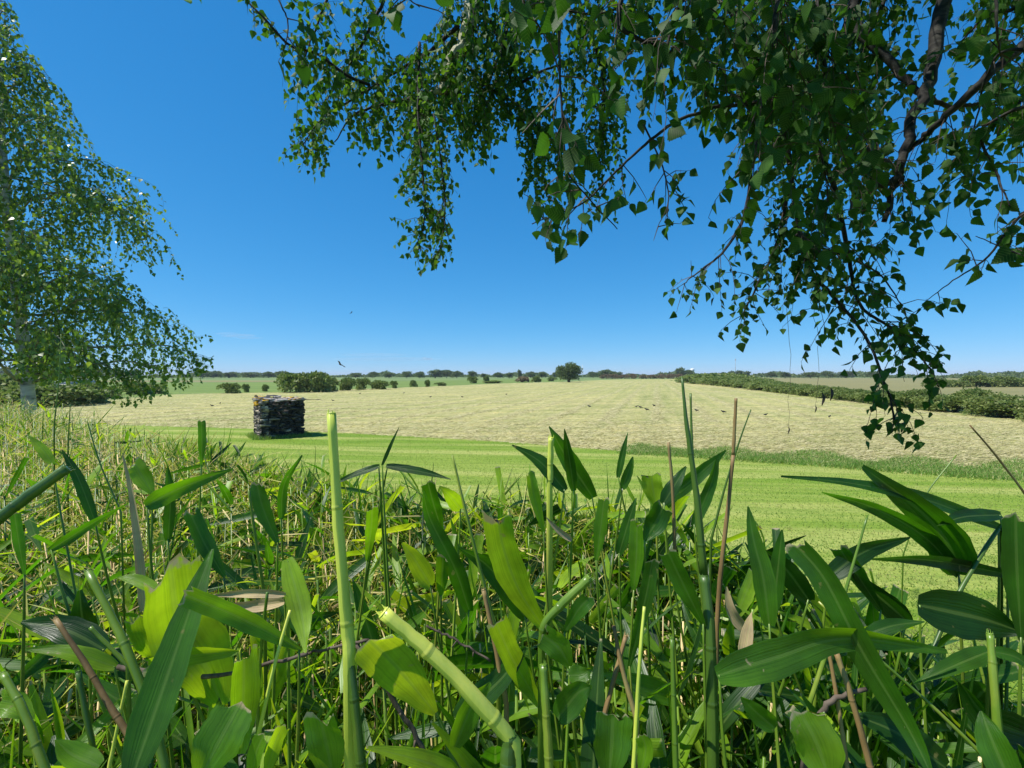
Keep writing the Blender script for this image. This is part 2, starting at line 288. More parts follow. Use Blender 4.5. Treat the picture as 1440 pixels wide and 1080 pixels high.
sheet('far_field', [G(1700, 70), G(1440, 40), G(1340, 34), G(1250, 27), G(1100, 18), G(1040, 9), G(1040, 4), G(1700, 6), G(3500, 20)], .006, M['brown'])
# ------------------------------------------------------------------ leaf templates
def blade_T(rows, prof, bend=0., fold=.12, cols=3):
    v = []; uv = []; f = []
    for i in range(rows):
        t = i / (rows - 1); w = prof(t)
        for j in range(cols):
            u = -1 + 2 * j / (cols - 1); v.append((u * w * .5, t, abs(u) * w * fold - bend * t * t)); uv.append((j / (cols - 1), t))
    for i in range(rows - 1):
        for j in range(cols - 1): a = i * cols + j; f.append((a, a + 1, a + cols + 1, a + cols))
    return np.array(v), np.array(f), np.array(uv), None
def lance(t): return max(.03, (math.sin(math.pi * min(1, t * .92 + .04) ** .62)) ** .9)
def cutp(t): return .16 + .84 * min(1, t / .45) ** .8 if t < .45 else 1 - .12 * (t - .45)
def birchp(t):
    u = max(0, (t - .30) / .70)
    return max(.01, .84 * math.sin(math.pi / 2 * min(1, t / .30)) ** .62 if t < .30 else .84 * (1 - u ** 1.2) ** 1.25)
def birch_T(n=13, ser=.06, fold=.1, bend=.12):
    v = []; uv = []; f = []
    for i in range(n):
        t = i / (n - 1); w = birchp(t) * .5 + (ser if i % 2 and 2 < i < n - 2 else 0); tt = t - (ser * .5 if i % 2 else 0)
        for u in (-1, 0, 1): v.append((u * w, tt if u else t, abs(u) * w * fold * 2 - bend * t * t)); uv.append((.5 + u * w, t))
    for i in range(n - 1):
        for j in range(2): a = i * 3 + j; f.append((a, a + 1, a + 4, a + 3))
    return np.array(v), np.array(f), np.array(uv), None
BT_NEAR = [birch_T(17, .05, .12, .10), birch_T(17, .05, .25, -.08), birch_T(17, .045, .05, .25)]
BT_MID = [birch_T(9, .05, .12, .12), birch_T(9, .05, .28, -.1)]
def kite():
    v = np.array([(0, 0, 0), (-.42, .3, .06), (.42, .3, .06), (0, .45, 0), (0, 1, -.12)]); return v, None, np.array([(.5, 0), (.1, .3), (.9, .3), (.5, .45), (.5, 1)]), np.array([(0, 3, 1), (0, 2, 3), (1, 3, 4), (3, 2, 4)])
BT_FAR = [kite()]
def quadT():
    v = np.array([(-.5, 0, .05), (.5, 0, -.05), (.42, 1, .1), (-.38, .9, -.12)]); return v, np.array([(0, 1, 2, 3)]), np.array([(0, 0), (1, 0), (1, 1), (0, 1)]), None
QT = quadT()
def rand_dirs(n):
    d = rs.normal(size=(n, 3)); return d / np.linalg.norm(d, axis=1)[:, None]
# ------------------------------------------------------------------ hanging birch twigs
def hang_twig(start, d0, length, leafscale, g=.22, step=.028, stop=None, rng=rs, leaves=None, twmb=None, tr=.0012, dens=1.0):
    p = np.array(start, float); d = nrm(d0); pts = [p.copy()]; n = max(3, int(length / step)); side = 1
    for i in range(n):
        d = nrm(d + np.array([0, 0, -g]) + rng.normal(size=3) * .10)
        p = p + d * step
        if stop is not None and stop(p): break
        pts.append(p.copy())
        if i > 0 and rng.rand() < .85 * dens:
            h = nrm(np.cross(d, rng.normal(size=3))); side = -side
            pet = nrm(h * .8 + d * .5 + np.array([0, 0, -.2])); lp = p + pet * leafscale * .22
            ax = nrm(h * .45 + np.array([0, 0, -.75]) + rng.normal(size=3) * .28)
            leaves.append((lp, ax, nrm(rng.normal(size=3) + np.array([0, 0, .35])), leafscale * rng.uniform(.62, 1.12)))
            if twmb is not None and leafscale * 1000 > 0 and np.linalg.norm(lp - CAM) < 2.6: tube(twmb, [p, (p + lp) / 2 + [0, 0, .002], lp + ax * leafscale * .05], [tr * .7, tr * .5], 3, .5, False)
    if len(pts) > 2 and twmb is not None: tube(twmb, pts[::2] + [pts[-1]] if len(pts) % 2 == 0 else pts[::2], [tr * 1.6, tr * .6], 3, .5, False)
def put_leaves(mb, leaves, Ts, rnd_range=(0, 1), asp=(.8, 1.0)):
    if Ts is BT_NEAR:                 # the dark bough keeps bare bark in view, as birch boughs do
        bl = np.array([(-80, 1345), (10, 1326), (110, 1306), (190, 1278), (255, 1262), (312, 1243)]); keep = []
        for l in leaves:
            x_, y_, d_ = proj(l[0]); keep.append(not (d_ > .2 and -60 < y_ < 315 and d_ < 1.85 and abs(x_ - np.interp(y_, bl[:, 0], bl[:, 1])) < 24 and l[3] * 1e4 % 10 < 8))
        leaves = [l for l, k_ in zip(leaves, keep) if k_]
    if not leaves: return
    pos = np.array([l[0] for l in leaves]); ax = np.array([l[1] for l in leaves]); nn = np.array([l[2] for l in leaves]); sc = np.array([l[3] for l in leaves])
    R = frames(ax, nn) * sc[:, None, None]; w = rs.uniform(asp[0], asp[1], len(sc)); R[:, :, 0] *= w[:, None]
    k = rs.randint(0, len(Ts), len(sc)); r = rnd_range[0] + (rnd_range[1] - rnd_range[0]) * rs.rand(len(sc)) ** 1.7
    for i, T in enumerate(Ts): s = k == i; mb.inst(T, R[s], pos[s], r[s])
# =================================================================== overhanging birch
TR = np.array([3.3, -1.1, 0])
over = thing('birch_tree', 'overhanging birch with long leafy branches hanging down across the top and right of the sky', 'tree', tuple(TR))
mb = MB(); tube(mb, smooth_pts([TR, TR + [.05, .05, 2], TR + [-.1, .15, 4], TR + [-.3, .3, 6.3], TR + [-.4, .5, 8.5]], 24), [.17, .14, .12, .085, .03], 14); mb.build('trunk', M['birchbark'], over)
ENV = np.array([(330, 20), (360, 70), (392, 70), (396, 235), (412, 215), (440, 255), (462, 272), (478, 150), (500, 240), (522, 215), (545, 370), (600, 405), (632, 390), (640, 285), (690, 275), (702, 190), (722, 180), (735, 300), (775, 350), (865, 345), (880, 290), (905, 320), (925, 345), (938, 360), (942, 462), (990, 440), (1005, 480), (1060, 510), (1090, 560), (1130, 500), (1180, 560), (1215, 620), (1250, 645), (1290, 630), (1332, 590), (1340, 520), (1330, 470), (1350, 430), (1400, 420), (1500, 440)])
GAPS = [(878, 962, 40, 190), (640, 735, 205, 560), (1262, 1345, 235, 395), (1330, 1400, 75, 150), (895, 965, 195, 225), (1390, 1440, 190, 300), (985, 1045, 180, 300), (380, 440, 95, 150), (1255, 1300, 20, 90)]
def mkstop(slack=14, gapp=.5, usegap=True):
    ej = rs.uniform(-slack * 2.2, slack); use = rs.rand() < gapp
    def stop(p):
        x, y, d = proj(p)
        if d < .25: return False
        if y > np.interp(x, ENV[:, 0], ENV[:, 1]) + ej and x > 300: return True
        if x <= 345 and x > -50 and y > 0: return True
        if use and usegap:
            for a, b, c, e in GAPS:
                if a < x < b and c < y < e: return True
        return False
    return stop
# branch table: points (px,py,depth), radius start/end, material, twigs per m, twig length, leaf scale, upward/outward spread
BR = [
 ('limb', [(676, -60, 3.0), (664, 10, 2.95), (655, 50, 2.9), (634, 92, 2.85), (626, 118, 2.85), (610, 138, 2.85)], (.052, .022), 'palelimb', 34, (.2, .7), .046, 'mid'),
 ('branch', [(645, 35, 2.9), (600, 75, 3.0), (550, 105, 3.1), (505, 135, 3.1), (455, 165, 3.2), (425, 205, 3.2)], (.014, .003), 'limb', 34, (.1, .42), .044, 'mid'),
 ('branch', [(330, -15, 2.5), (369, 23, 2.5), (408, 64, 2.6), (447, 76, 2.7), (486, 105, 2.8), (520, 120, 2.9)], (.004, .011), 'limb', 22, (.08, .5), .050, 'mid'),
 ('branch', [(612, 135, 2.85), (560, 142, 2.9), (500, 160, 3.0), (470, 200, 3.0)], (.014, .003), 'limb', 34, (.15, .4), .044, 'mid'),
 ('branch', [(560, -60, 3.2), (540, 0, 3.2), (510, 60, 3.2), (480, 110, 3.2), (452, 150, 3.2)], (.014, .004), 'limb', 30, (.1, .5), .044, 'mid'),
 ('branch', [(480, -60, 3.0), (455, 10, 3.0), (440, 50, 3.0), (425, 90, 3.0)], (.01, .003), 'limb', 16, (.08, .3), .046, 'mid'),
 ('branch', [(590, 60, 2.7), (588, 150, 2.6), (594, 240, 2.55), (598, 300, 2.5), (585, 350, 2.5)], (.009, .0025), 'limb', 40, (.08, .24), .040, 'mid'),
 ('branch', [(610, 160, 2.5), (622, 240, 2.45), (626, 300, 2.4), (618, 365, 2.4)], (.006, .002), 'limb', 36, (.06, .2), .036, 'mid'),
 ('branch', [(680, 20, 3.1), (702, 52, 3.1), (722, 98, 3.1), (736, 114, 3.1), (764, 98, 3.0), (800, 88, 3.0)], (.016, .006), 'limb', 30, (.2, .7), .044, 'mid'),
 ('branch', [(655, 90, 3.2), (690, 125, 3.2), (730, 150, 3.2), (760, 190, 3.2), (755, 250, 3.2)], (.012, .003), 'limb', 44, (.15, .55), .044, 'mid'),
 ('branch', [(700, -50, 3.3), (715, 30, 3.3), (690, 110, 3.2), (670, 180, 3.2)], (.012, .003), 'limb', 34, (.15, .5), .044, 'mid'),
 ('branch', [(800, -40, 2.9), (835, 60, 2.9), (850, 130, 3.0), (840, 200, 3.0), (845, 230, 3.0)], (.012, .004), 'limb', 40, (.15, .5), .042, 'mid'),
 # boughs further up the tree, seen between the near ones
 ('branch', [(860, -60, 2.5), (900, 10, 2.5), (960, 60, 2.5), (1000, 110, 2.6)], (.01, .003), 'limb', 32, (.15, .45), .046, 'mid'),
 ('branch', [(960, -60, 2.4), (1010, 0, 2.4), (1080, 50, 2.5), (1130, 120, 2.6)], (.01, .003), 'limb', 34, (.15, .5), .046, 'mid'),
 ('branch', [(1060, -60, 2.6), (1100, 30, 2.6), (1120, 110, 2.6), (1110, 200, 2.6)], (.012, .003), 'limb', 34, (.15, .5), .046, 'mid'),
 ('branch', [(1270, -60, 2.3), (1240, 10, 2.3), (1210, 80, 2.4), (1215, 150, 2.4), (1190, 220, 2.4)], (.012, .003), 'limb', 36, (.12, .5), .046, 'mid'),
 ('branch', [(1480, -40, 2.2), (1430, 10, 2.2), (1390, 20, 2.2), (1350, 60, 2.3)], (.012, .003), 'limb', 34, (.1, .35), .048, 'mid'),
 ('branch', [(1540, 60, 2.1), (1460, 100, 2.1), (1420, 170, 2.1), (1380, 220, 2.2)], (.01, .003), 'limb', 34, (.1, .4), .048, 'mid'),
 ('branch', [(700, -60, 2.2), (760, 0, 2.2), (830, 20, 2.2), (880, 10, 2.2)], (.008, .003), 'limb', 34, (.08, .3), .048, 'mid'),
 # near boughs
 ('limb', [(1345, -80, 1.85), (1326, 10, 1.85), (1306, 110, 1.82), (1278, 190, 1.8), (1262, 255, 1.8), (1243, 312, 1.8)], (.030, .009), 'limb', 10, (.1, .3), .052, 'near'),
 ('limb', [(1215, -60, 2.2), (1200, 20, 2.2), (1182, 90, 2.15), (1168, 145, 2.1)], (.03, .02), 'limb', 22, (.15, .5), .052, 'near'),
 ('branch', [(1520, 10, 1.5), (1440, 62, 1.55), (1375, 120, 1.6), (1320, 172, 1.7), (1290, 200, 1.8), (1255, 235, 1.85)], (.018, .008), 'limb', 20, (.1, .4), .055, 'near'),
 ('branch', [(1010, -20, 1.45), (1045, 55, 1.45), (1085, 105, 1.5), (1140, 152, 1.6), (1200, 200, 1.7), (1250, 232, 1.8)], (.004, .014), 'limb', 30, (.1, .45), .055, 'near'),
 ('branch', [(1190, 35, 2.1), (1240, 75, 2.0), (1275, 115, 1.95), (1305, 138, 1.9), (1345, 150, 1.9), (1420, 140, 1.8)], (.02, .005), 'limb', 16, (.1, .4), .052, 'near'),
 ('branch', [(1268, 250, 1.8), (1235, 262, 1.8), (1203, 273, 1.8)], (.014, .01), 'limb', 12, (.1, .3), .052, 'near'),
 ('branch', [(1090, 90, 1.6), (1105, 200, 1.65), (1120, 290, 1.7), (1136, 372, 1.7), (1170, 415, 1.7), (1215, 470, 1.7), (1245, 540, 1.7), (1262, 600, 1.7)], (.010, .003), 'limb', 34, (.05, .30), .044, 'near'),
 ('branch', [(1150, 200, 1.7), (1180, 290, 1.75), (1195, 370, 1.8), (1210, 430, 1.8), (1265, 470, 1.8), (1310, 520, 1.8)], (.010, .003), 'limb', 34, (.05, .28), .044, 'near'),
 ('branch', [(1060, 180, 1.7), (1050, 290, 1.8), (1020, 350, 1.85), (985, 380, 1.9), (960, 400, 1.9)], (.008, .002), 'limb', 26, (.05, .22), .042, 'near'),
 ('branch', [(1110, 260, 1.75), (1090, 350, 1.8), (1060, 410, 1.85), (1040, 450, 1.9)], (.007, .002), 'limb', 34, (.05, .25), .042, 'near'),
 ('branch', [(1120, 330, 1.75), (1160, 350, 1.8), (1230, 380, 1.8), (1270, 430, 1.8)], (.007, .002), 'limb', 30, (.05, .3), .044, 'near'),
 ('branch', [(1130, 120, 1.4), (1060, 145, 1.35), (1010, 150, 1.3), (950, 172, 1.3), (905, 205, 1.3), (868, 240, 1.3), (820, 285, 1.3), (748, 315, 1.3)], (.007, .0015), 'limb', 22, (.04, .16), .052, 'near'),
 ('branch', [(905, 175, 1.35), (930, 230, 1.4), (940, 280, 1.4), (925, 320, 1.4)], (.003, .001), 'limb', 26, (.04, .12), .046, 'near'),
 ('branch', [(880, -40, 1.3), (870, 30, 1.3), (900, 55, 1.3), (960, 80, 1.4), (1010, 100, 1.4)], (.008, .003), 'limb', 34, (.08, .3), .055, 'near'),
 ('branch', [(785, -60, .85), (786, 20, .85), (788, 110, .86), (793, 200, .88), (800, 245, .9), (838, 290, .95), (868, 322, 1.0)], (.003, .001), 'limb', 24, (.04, .14), .052, 'near'),
 ('branch', [(1000, -60, 1.2), (960, 0, 1.15), (940, 60, 1.15), (920, 120, 1.2)], (.006, .002), 'limb', 34, (.08, .3), .055, 'near'),
 ('branch', [(1100, -60, 1.15), (1090, 30, 1.1), (1075, 120, 1.15), (1060, 230, 1.2)], (.007, .002), 'limb', 30, (.08, .3), .055, 'near'),
 ('branch', [(1160, -60, 1.3), (1150, 30, 1.3), (1160, 110, 1.3), (1150, 190, 1.35), (1165, 260, 1.4)], (.008, .002), 'limb', 36, (.08, .35), .055, 'near'),
 ('branch', [(700, -60, .95), (735, 0, .9), (760, 40, .9)], (.004, .001), 'limb', 22, (.04, .12), .06, 'near'),
 ('branch', [(380, -50, 1.2), (392, 0, 1.15), (405, 30, 1.15), (402, 62, 1.15)], (.003, .001), 'limb', 12, (.03, .07), .052, 'near'),
 ('branch', [(560, -60, 1.1), (570, -10, 1.05), (590, 10, 1.05)], (.003, .001), 'limb', 18, (.03, .08), .055, 'near'),
 ('branch', [(1400, -40, 1.1), (1402, 40, 1.1), (1408, 85, 1.15)], (.004, .0015), 'limb', 12, (.03, .1), .06, 'near'),
 ('branch', [(1540, 120, 1.4), (1440, 150, 1.5), (1380, 185, 1.6), (1400, 240, 1.6), (1420, 290, 1.5)], (.008, .002), 'limb', 22, (.06, .25), .055, 'near'),
 ('branch', [(1460, 368, 1.15), (1415, 350, 1.2), (1372, 332, 1.25)], (.0025, .001), 'limb', 20, (.04, .12), .055, 'near'),
 ('branch', [(1540, 250, 1.3), (1440, 300, 1.4), (1390, 360, 1.45), (1340, 395, 1.5), (1300, 425, 1.55)], (.005, .001), 'limb', 18, (.04, .14), .052, 'near'),
 ('branch', [(1500, 80, 1.3), (1420, 70, 1.35), (1390, 100, 1.4), (1370, 180, 1.5)], (.006, .002), 'limb', 20, (.05, .2), .055, 'near'),
]
LV = {'near': [], 'mid': [], 'far': []}; tw = MB()
for nm, pts, rad, mt, dens, tl, ls, lod in BR:
    W3 = smooth_pts([P(*p) for p in pts], 5 * len(pts)); W3[1:-1] += rs.normal(size=(len(W3) - 2, 3)) * rad[0] * .18
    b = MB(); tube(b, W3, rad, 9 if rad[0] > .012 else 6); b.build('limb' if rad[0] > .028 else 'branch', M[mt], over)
    Ls = np.concatenate([[0], np.cumsum(np.linalg.norm(np.diff(W3, axis=0), axis=1))])
    for k in range(int(Ls[-1] * dens * (1.65 if lod == 'near' else 2.1))):
        s = rs.uniform(0, Ls[-1]); q = np.array([np.interp(s, Ls, W3[:, c]) for c in range(3)])
        T = nrm(W3[min(len(W3) - 1, np.searchsorted(Ls, s) + 1)] - q + 1e-6)
        d0 = T * rs.uniform(0, .8) + nrm(rs.normal(size=3)) * .8 + np.array([0, 0, .15])
        hang_twig(q, d0, rs.uniform(*tl) * 1.1, ls * (.92 if lod == 'near' else 1.04), .20, .024 if lod == 'near' else .024, mkstop(), leaves=LV[lod], twmb=tw)
# bare trailing catkin strings
for px, y0, y1, d in ((1108, 420, 600, 1.75), (1148, 430, 570, 1.75), ):
    q = smooth_pts([P(px + rs.uniform(-6, 6), y0, d), P(px + 3, (y0 + y1) / 2, d), P(px + rs.uniform(-4, 4), y1, d)], 10); q[1:-1] += rs.normal(size=(8, 3)) * .003; tube(tw, q, [.0009, .0005], 4)
    if px > 1050:
        c = MB(); tube(c, smooth_pts([q[-1], q[-1] + [.003, 0, -.012], q[-1] + [-.002, 0, -.028]], 7), [.0006, .0022, .0024, .0008], 7); c.build('catkin', M['birchtwig'], over)
for px, py in ((1168, 545), (1156, 552), (1232, 200), (1286, 140), (1195, 280)):
    a = P(px, py, 1.5); c = MB(); tube(c, smooth_pts([a, a + [.006, 0, -.018], a + [0, 0, -.042]], 8), [.001, .004, .0042, .001], 7); c.build('catkin', M['birchtwig'], over)
# limbs that carry those boughs back to the trunk, and unseen crown added above the frame for its shade
def limb3(pts, r, name='limb', mt='limb'):
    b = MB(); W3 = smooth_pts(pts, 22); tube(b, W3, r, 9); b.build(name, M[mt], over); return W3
up1 = limb3([TR + [-.1, .15, 3.9], (2.9, .1, 4.6), (2.3, 1.1, 4.7), (1.85, 1.7, 4.45), P(1345, -80, 1.85)], [.07, .055, .030])
up2 = limb3([TR + [-.25, .25, 5.4], (2.0, .6, 6.2), (.8, 1.9, 6.1), (.05, 2.7, 5.6), P(676, -60, 3.0)], [.08, .065, .052], mt='palelimb')
up3 = limb3([TR + [-.1, .15, 3.7], (2.7, .2, 4.3), (2.2, 1.4, 4.6), P(1215, -60, 2.2)], [.06, .05, .03])
up4 = limb3([TR + [-.05, .1, 3.2], (2.6, 0, 3.9), (1.6, .6, 4.3), (.9, .9, 4.1), (.4, 1.0, 3.7)], [.04, .02, .004])
up5 = limb3([TR + [-.3, .3, 6.0], (2.2, 1.5, 7.0), (1.2, 3.2, 6.9), (.9, 4.2, 6.2)], [.05, .03, .01])
up6 = limb3([TR + [-.3, .4, 6.4], (1.9, .8, 6.0), (.9, 1.7, 5.3), (.2, 1.9, 4.9)], [.05, .03, .006])  # unseen limb, added so its leaves shade the near bough
def outside(p):
    x, y, d = proj(p); return d > .2 and y > -25 and -60 < x < 1500
for W3, n in ((up1, 200), (up2, 260), (up3, 160), (up4, 260), (up5, 130), (up6, 420)):
    for k in range(n):
        q = W3[rs.randint(3, len(W3))] + rs.normal(size=3) * [.45, .45, .25]
        if outside(q): continue
        hang_twig(q, rs.normal(size=3), rs.uniform(.3, .9), .055, .16, .04, outside, leaves=LV['far'], twmb=tw)
mbn = MB(); put_leaves(mbn, LV['near'], BT_NEAR, (0, .6)); put_leaves(mbn, LV['mid'], BT_MID, (.3, 1.1)); put_leaves(mbn, LV['far'], BT_FAR)  # near leaves drawn darker, shade from the crown put into their tone
mbn.build('foliage', M['birchleaf'], over); tw.build('twigs', M['birchtwig'], over)
print('overhead leaves', {k: len(v) for k, v in LV.items()})
# =================================================================== left birch
BD = 6.6; tb = P(40, 575, BD); LB = np.array([tb[0], tb[1], 0])
lb = thing('birch_tree', 'white-barked weeping birch standing at the left edge beyond the hedge', 'tree', tuple(LB))
tp = smooth_pts([LB, LB + [.02, 0, 1.6], LB + [-.02, 0, 2.4], LB + [-.12, 0, 3.6], LB + [-.22, 0, 4.6], LB + [-.36, .05, 5.8], LB + [-.45, .1, 7.2], LB + [-.5, .1, 7.9]], 40)
mb = MB(); tube(mb, tp, [.09, .078, .068, .052, .04, .018], 14); mb.build('trunk', M['birchbark'], lb)
RZ = np.array([(1.9, 1.0), (2.2, 1.9), (2.6, 2.3), (3.1, 2.35), (3.7, 1.9), (4.4, 1.9), (4.9, 2.2), (5.2, 2.0), (5.5, 1.3), (6.1, 1.0), (6.4, .85), (6.9, .5), (7.4, .3), (8, .15)])
lv = []; tw = MB(); br = MB()
def lstop(p):
    ax = np.interp(p[2], tp[:, 2], tp[:, 0]); r = math.hypot(p[0] - ax, p[1] - LB[1])
    if r > np.interp(p[2], RZ[:, 0], RZ[:, 1]) * 1.04: return True
    x, y, d = proj(p)
    return y > np.interp(x, [0, 60, 140, 165, 200, 270], [520, 545, 540, 580, 568, 560]) + rs.uniform(-14, 4)
for k in range(64):
    z0 = 2.15 + 5.25 * (k / 64) ** 1.3; ti = np.searchsorted(tp[:, 2], z0); a0 = tp[min(ti, 39)]
    az = k * 2.4 + rs.uniform(-.3, .3); zt = z0 + rs.uniform(.1, .8) * (1 if z0 < 6 else .5); R = np.interp(zt, RZ[:, 0], RZ[:, 1]) * rs.uniform(.62, 1.0); h = np.array([math.cos(az), math.sin(az), 0])
    pts = smooth_pts([a0, a0 + h * R * .35 + [0, 0, (zt - z0) * .8], a0 + h * R * .75 + [0, 0, (zt - z0)], a0 + h * R * 1.0 + [0, 0, (zt - z0) * .75 - .15]], 14)
    pts[1:] += rs.normal(size=(13, 3)) * .02
    tube(br, pts, [.022 * (1 - (k / 64) * .5), .003], 5)
    for q in range(int(13 + 22 * R)):
        i = rs.randint(2, 14); o = pts[i] + rs.normal(size=3) * .06
        hang_twig(o, h * .5 + rs.normal(size=3) * .5 + [0, 0, .2], rs.uniform(.3, .95), .072, .20, .040, lstop, leaves=lv, twmb=tw, tr=.0015, dens=.95)
mb = MB(); put_leaves(mb, lv, BT_FAR, (.12, 1.25), asp=(.8, 1.05)); mb.build('foliage', M['birchfar'], lb); br.build('branches', M['palelimb'], lb); tw.build('twigs', M['birchtwig'], lb)
print('left birch leaves', len(lv))
# =================================================================== bushes and far trees
def bush_mb(w, d, h, n, leaf, lobes=9, rng=rs, low=.0):
    mb = MB(); ls = []
    for i in range(lobes):
        a = rng.uniform(0, 6.28); r = math.sqrt(rng.rand()) * .36
        ls.append((math.cos(a) * r * w, math.sin(a) * r * d, h * (rng.uniform(.40, .74) if i % 3 else rng.uniform(.12, .3)) * (1 - r * .4), rng.uniform(.20, .36) * w, rng.uniform(.22, .36) * d, rng.uniform(.22, .34) * h))
    ls = np.array(ls); k = rng.randint(0, lobes, n); dv = rand_dirs(n); dv[:, 2] = np.where(dv[:, 2] < -.5, -dv[:, 2], dv[:, 2])
    bump = 1 + .20 * np.sin(dv[:, 0] * 7 + k) * np.cos(dv[:, 1] * 6 + k * 2)
    p = ls[k, :3] + dv * ls[k, 3:] * (rng.rand(n) ** .28 * bump)[:, None]; p[:, 2] = np.maximum(p[:, 2], .04 + low)
    ax = nrm_rows(dv + rand_dirs(n) * .8); nn_ = nrm_rows(dv + rand_dirs(n) * .7)
    R = frames(ax, nn_) * (leaf * rng.uniform(.6, 1.3, n))[:, None, None]
    mb.inst(QT, R, p, np.clip(rng.normal(.45, .2, n) + .12 * np.sin(k * 2.3), 0, 1)); return mb
def nrm_rows(a): return a / (np.linalg.norm(a, axis=1)[:, None] + 1e-12)
def make_bush(w, d, h, n, leaf, mat='bush', low=0.):
    r = thing('shrub', 'x', 'shrub'); c = bush_mb(w, d, h, n, leaf, low=low).build('foliage', M[mat], r, smooth=False)
    s = MB()
    for i in range(5):
        a = i * 1.3; e = np.array([math.cos(a) * w * .3, math.sin(a) * d * .3, h * .6]); tube(s, smooth_pts([(0, 0, 0), e * [.3, .3, .5], e], 5), [.05 * h / 2, .015], 5)
    s.build('stems', M['trunk'], r); return r
def make_tree(w, h, n, leaf, mat='oak', tr=.2, trunk=.22):
    r = thing('tree', 'x', 'tree'); m = bush_mb(w, w, h * (1 - trunk * .7), n, leaf, 14, low=.0)
    for v in m.v: v[:, 2] += h * trunk * .7
    m.build('crown', M[mat], r, smooth=False)
    s = MB(); tube(s, [(0, 0, 0), (0, 0, h * .3), (.02 * h, 0, h * .6)], [tr, tr * .8, tr * .4], 8)
    for i in range(4):
        a = i * 1.6; tube(s, smooth_pts([(0, 0, h * .25), (math.cos(a) * w * .15, math.sin(a) * w * .15, h * .45), (math.cos(a) * w * .28, math.sin(a) * w * .28, h * .62)], 5), [tr * .5, tr * .15], 5)
    s.build('trunk', M['trunk'], r); return r
protos = {'b0': make_bush(2.6, 2.4, 1.9, 5200, .085), 'b1': make_bush(3.2, 2.4, 1.7, 5600, .09), 'b2': make_bush(2.2, 2.2, 2.1, 4600, .085),
          'f0': make_bush(6, 5, 3.6, 2600, .3), 'f1': make_bush(8, 5, 3.2, 2600, .32), 'br': make_bush(10, 5, 2.4, 1500, .35, 'brownbush'),
          't0': make_tree(8, 8.5, 1600, .55), 't1': make_tree(10, 8, 1800, .6), 't2': make_tree(5, 9, 1300, .45, trunk=.1)}
used = set()
def place(key, x, y, s, label, cat, group=None, sz=None, name=None, z=0):
    o = protos[key] if key not in used else copy_tree(protos[key]); used.add(key)
    o.location = (x, y, z); o.rotation_euler = (0, 0, rs.uniform(0, 6.28)); o.scale = (s, s, sz or s)
    o['label'] = label; o['category'] = cat
    if group: o['group'] = group
    if name: o.name = name
    return o
ORD = ['first', 'second', 'third', 'fourth', 'fifth', 'sixth', 'seventh', 'eighth', 'ninth', 'tenth', 'eleventh', 'twelfth', 'thirteenth', 'fourteenth', 'fifteenth', 'sixteenth', 'seventeenth', 'eighteenth', 'nineteenth', 'twentieth', 'twenty-first', 'twenty-second', 'twenty-third', 'twenty-fourth', 'twenty-fifth', 'twenty-sixth', 'twenty-seventh', 'twenty-eighth', 'twenty-ninth', 'thirtieth', 'thirty-first', 'thirty-second', 'thirty-third', 'thirty-fourth', 'thirty-fifth', 'thirty-sixth', 'thirty-seventh', 'thirty-eighth', 'thirty-ninth', 'fortieth', 'forty-first', 'forty-second', 'forty-third', 'forty-fourth', 'forty-fifth']
# right hedgerow, walking from the right edge of the photo into the distance
path = np.array([G(a, b) for a, b in HEDGE_R]); hts = np.array([1.95, 1.8, 1.6, 1.4, 1.25, 1.25, 1.4, 1.9, 3.2, 3.4])
cum = np.concatenate([[0], np.cumsum(np.linalg.norm(np.diff(path, axis=0), axis=1))]); s = 3.0; k = 0
while s < cum[-1] and k < 44:
    x, y = np.interp(s, cum, path[:, 0]), np.interp(s, cum, path[:, 1]); h = np.interp(s, cum, hts); w = 2.3 * h / 1.6 * (1 + max(0, y - 45) / 45)
    key = ['b0', 'b1', 'b2'][k % 3] if y < 120 else ['f0', 'f1'][k % 2]; base = {'b0': 1.9, 'b1': 1.7, 'b2': 2.1, 'f0': 3.6, 'f1': 3.2}[key]
    bw = {'b0': 2.6, 'b1': 3.2, 'b2': 2.2, 'f0': 6, 'f1': 8}[key]
    place(key, x + .9, y + .6, w * 1.5 / bw, 'green shrub of the hedgerow right of the mown field, %s from its near end' % ORD[k], 'shrub', 'shrubs of the right hedgerow', sz=h * rs.uniform(.78, 1.16) / base)
    s += w * .8; k += 1
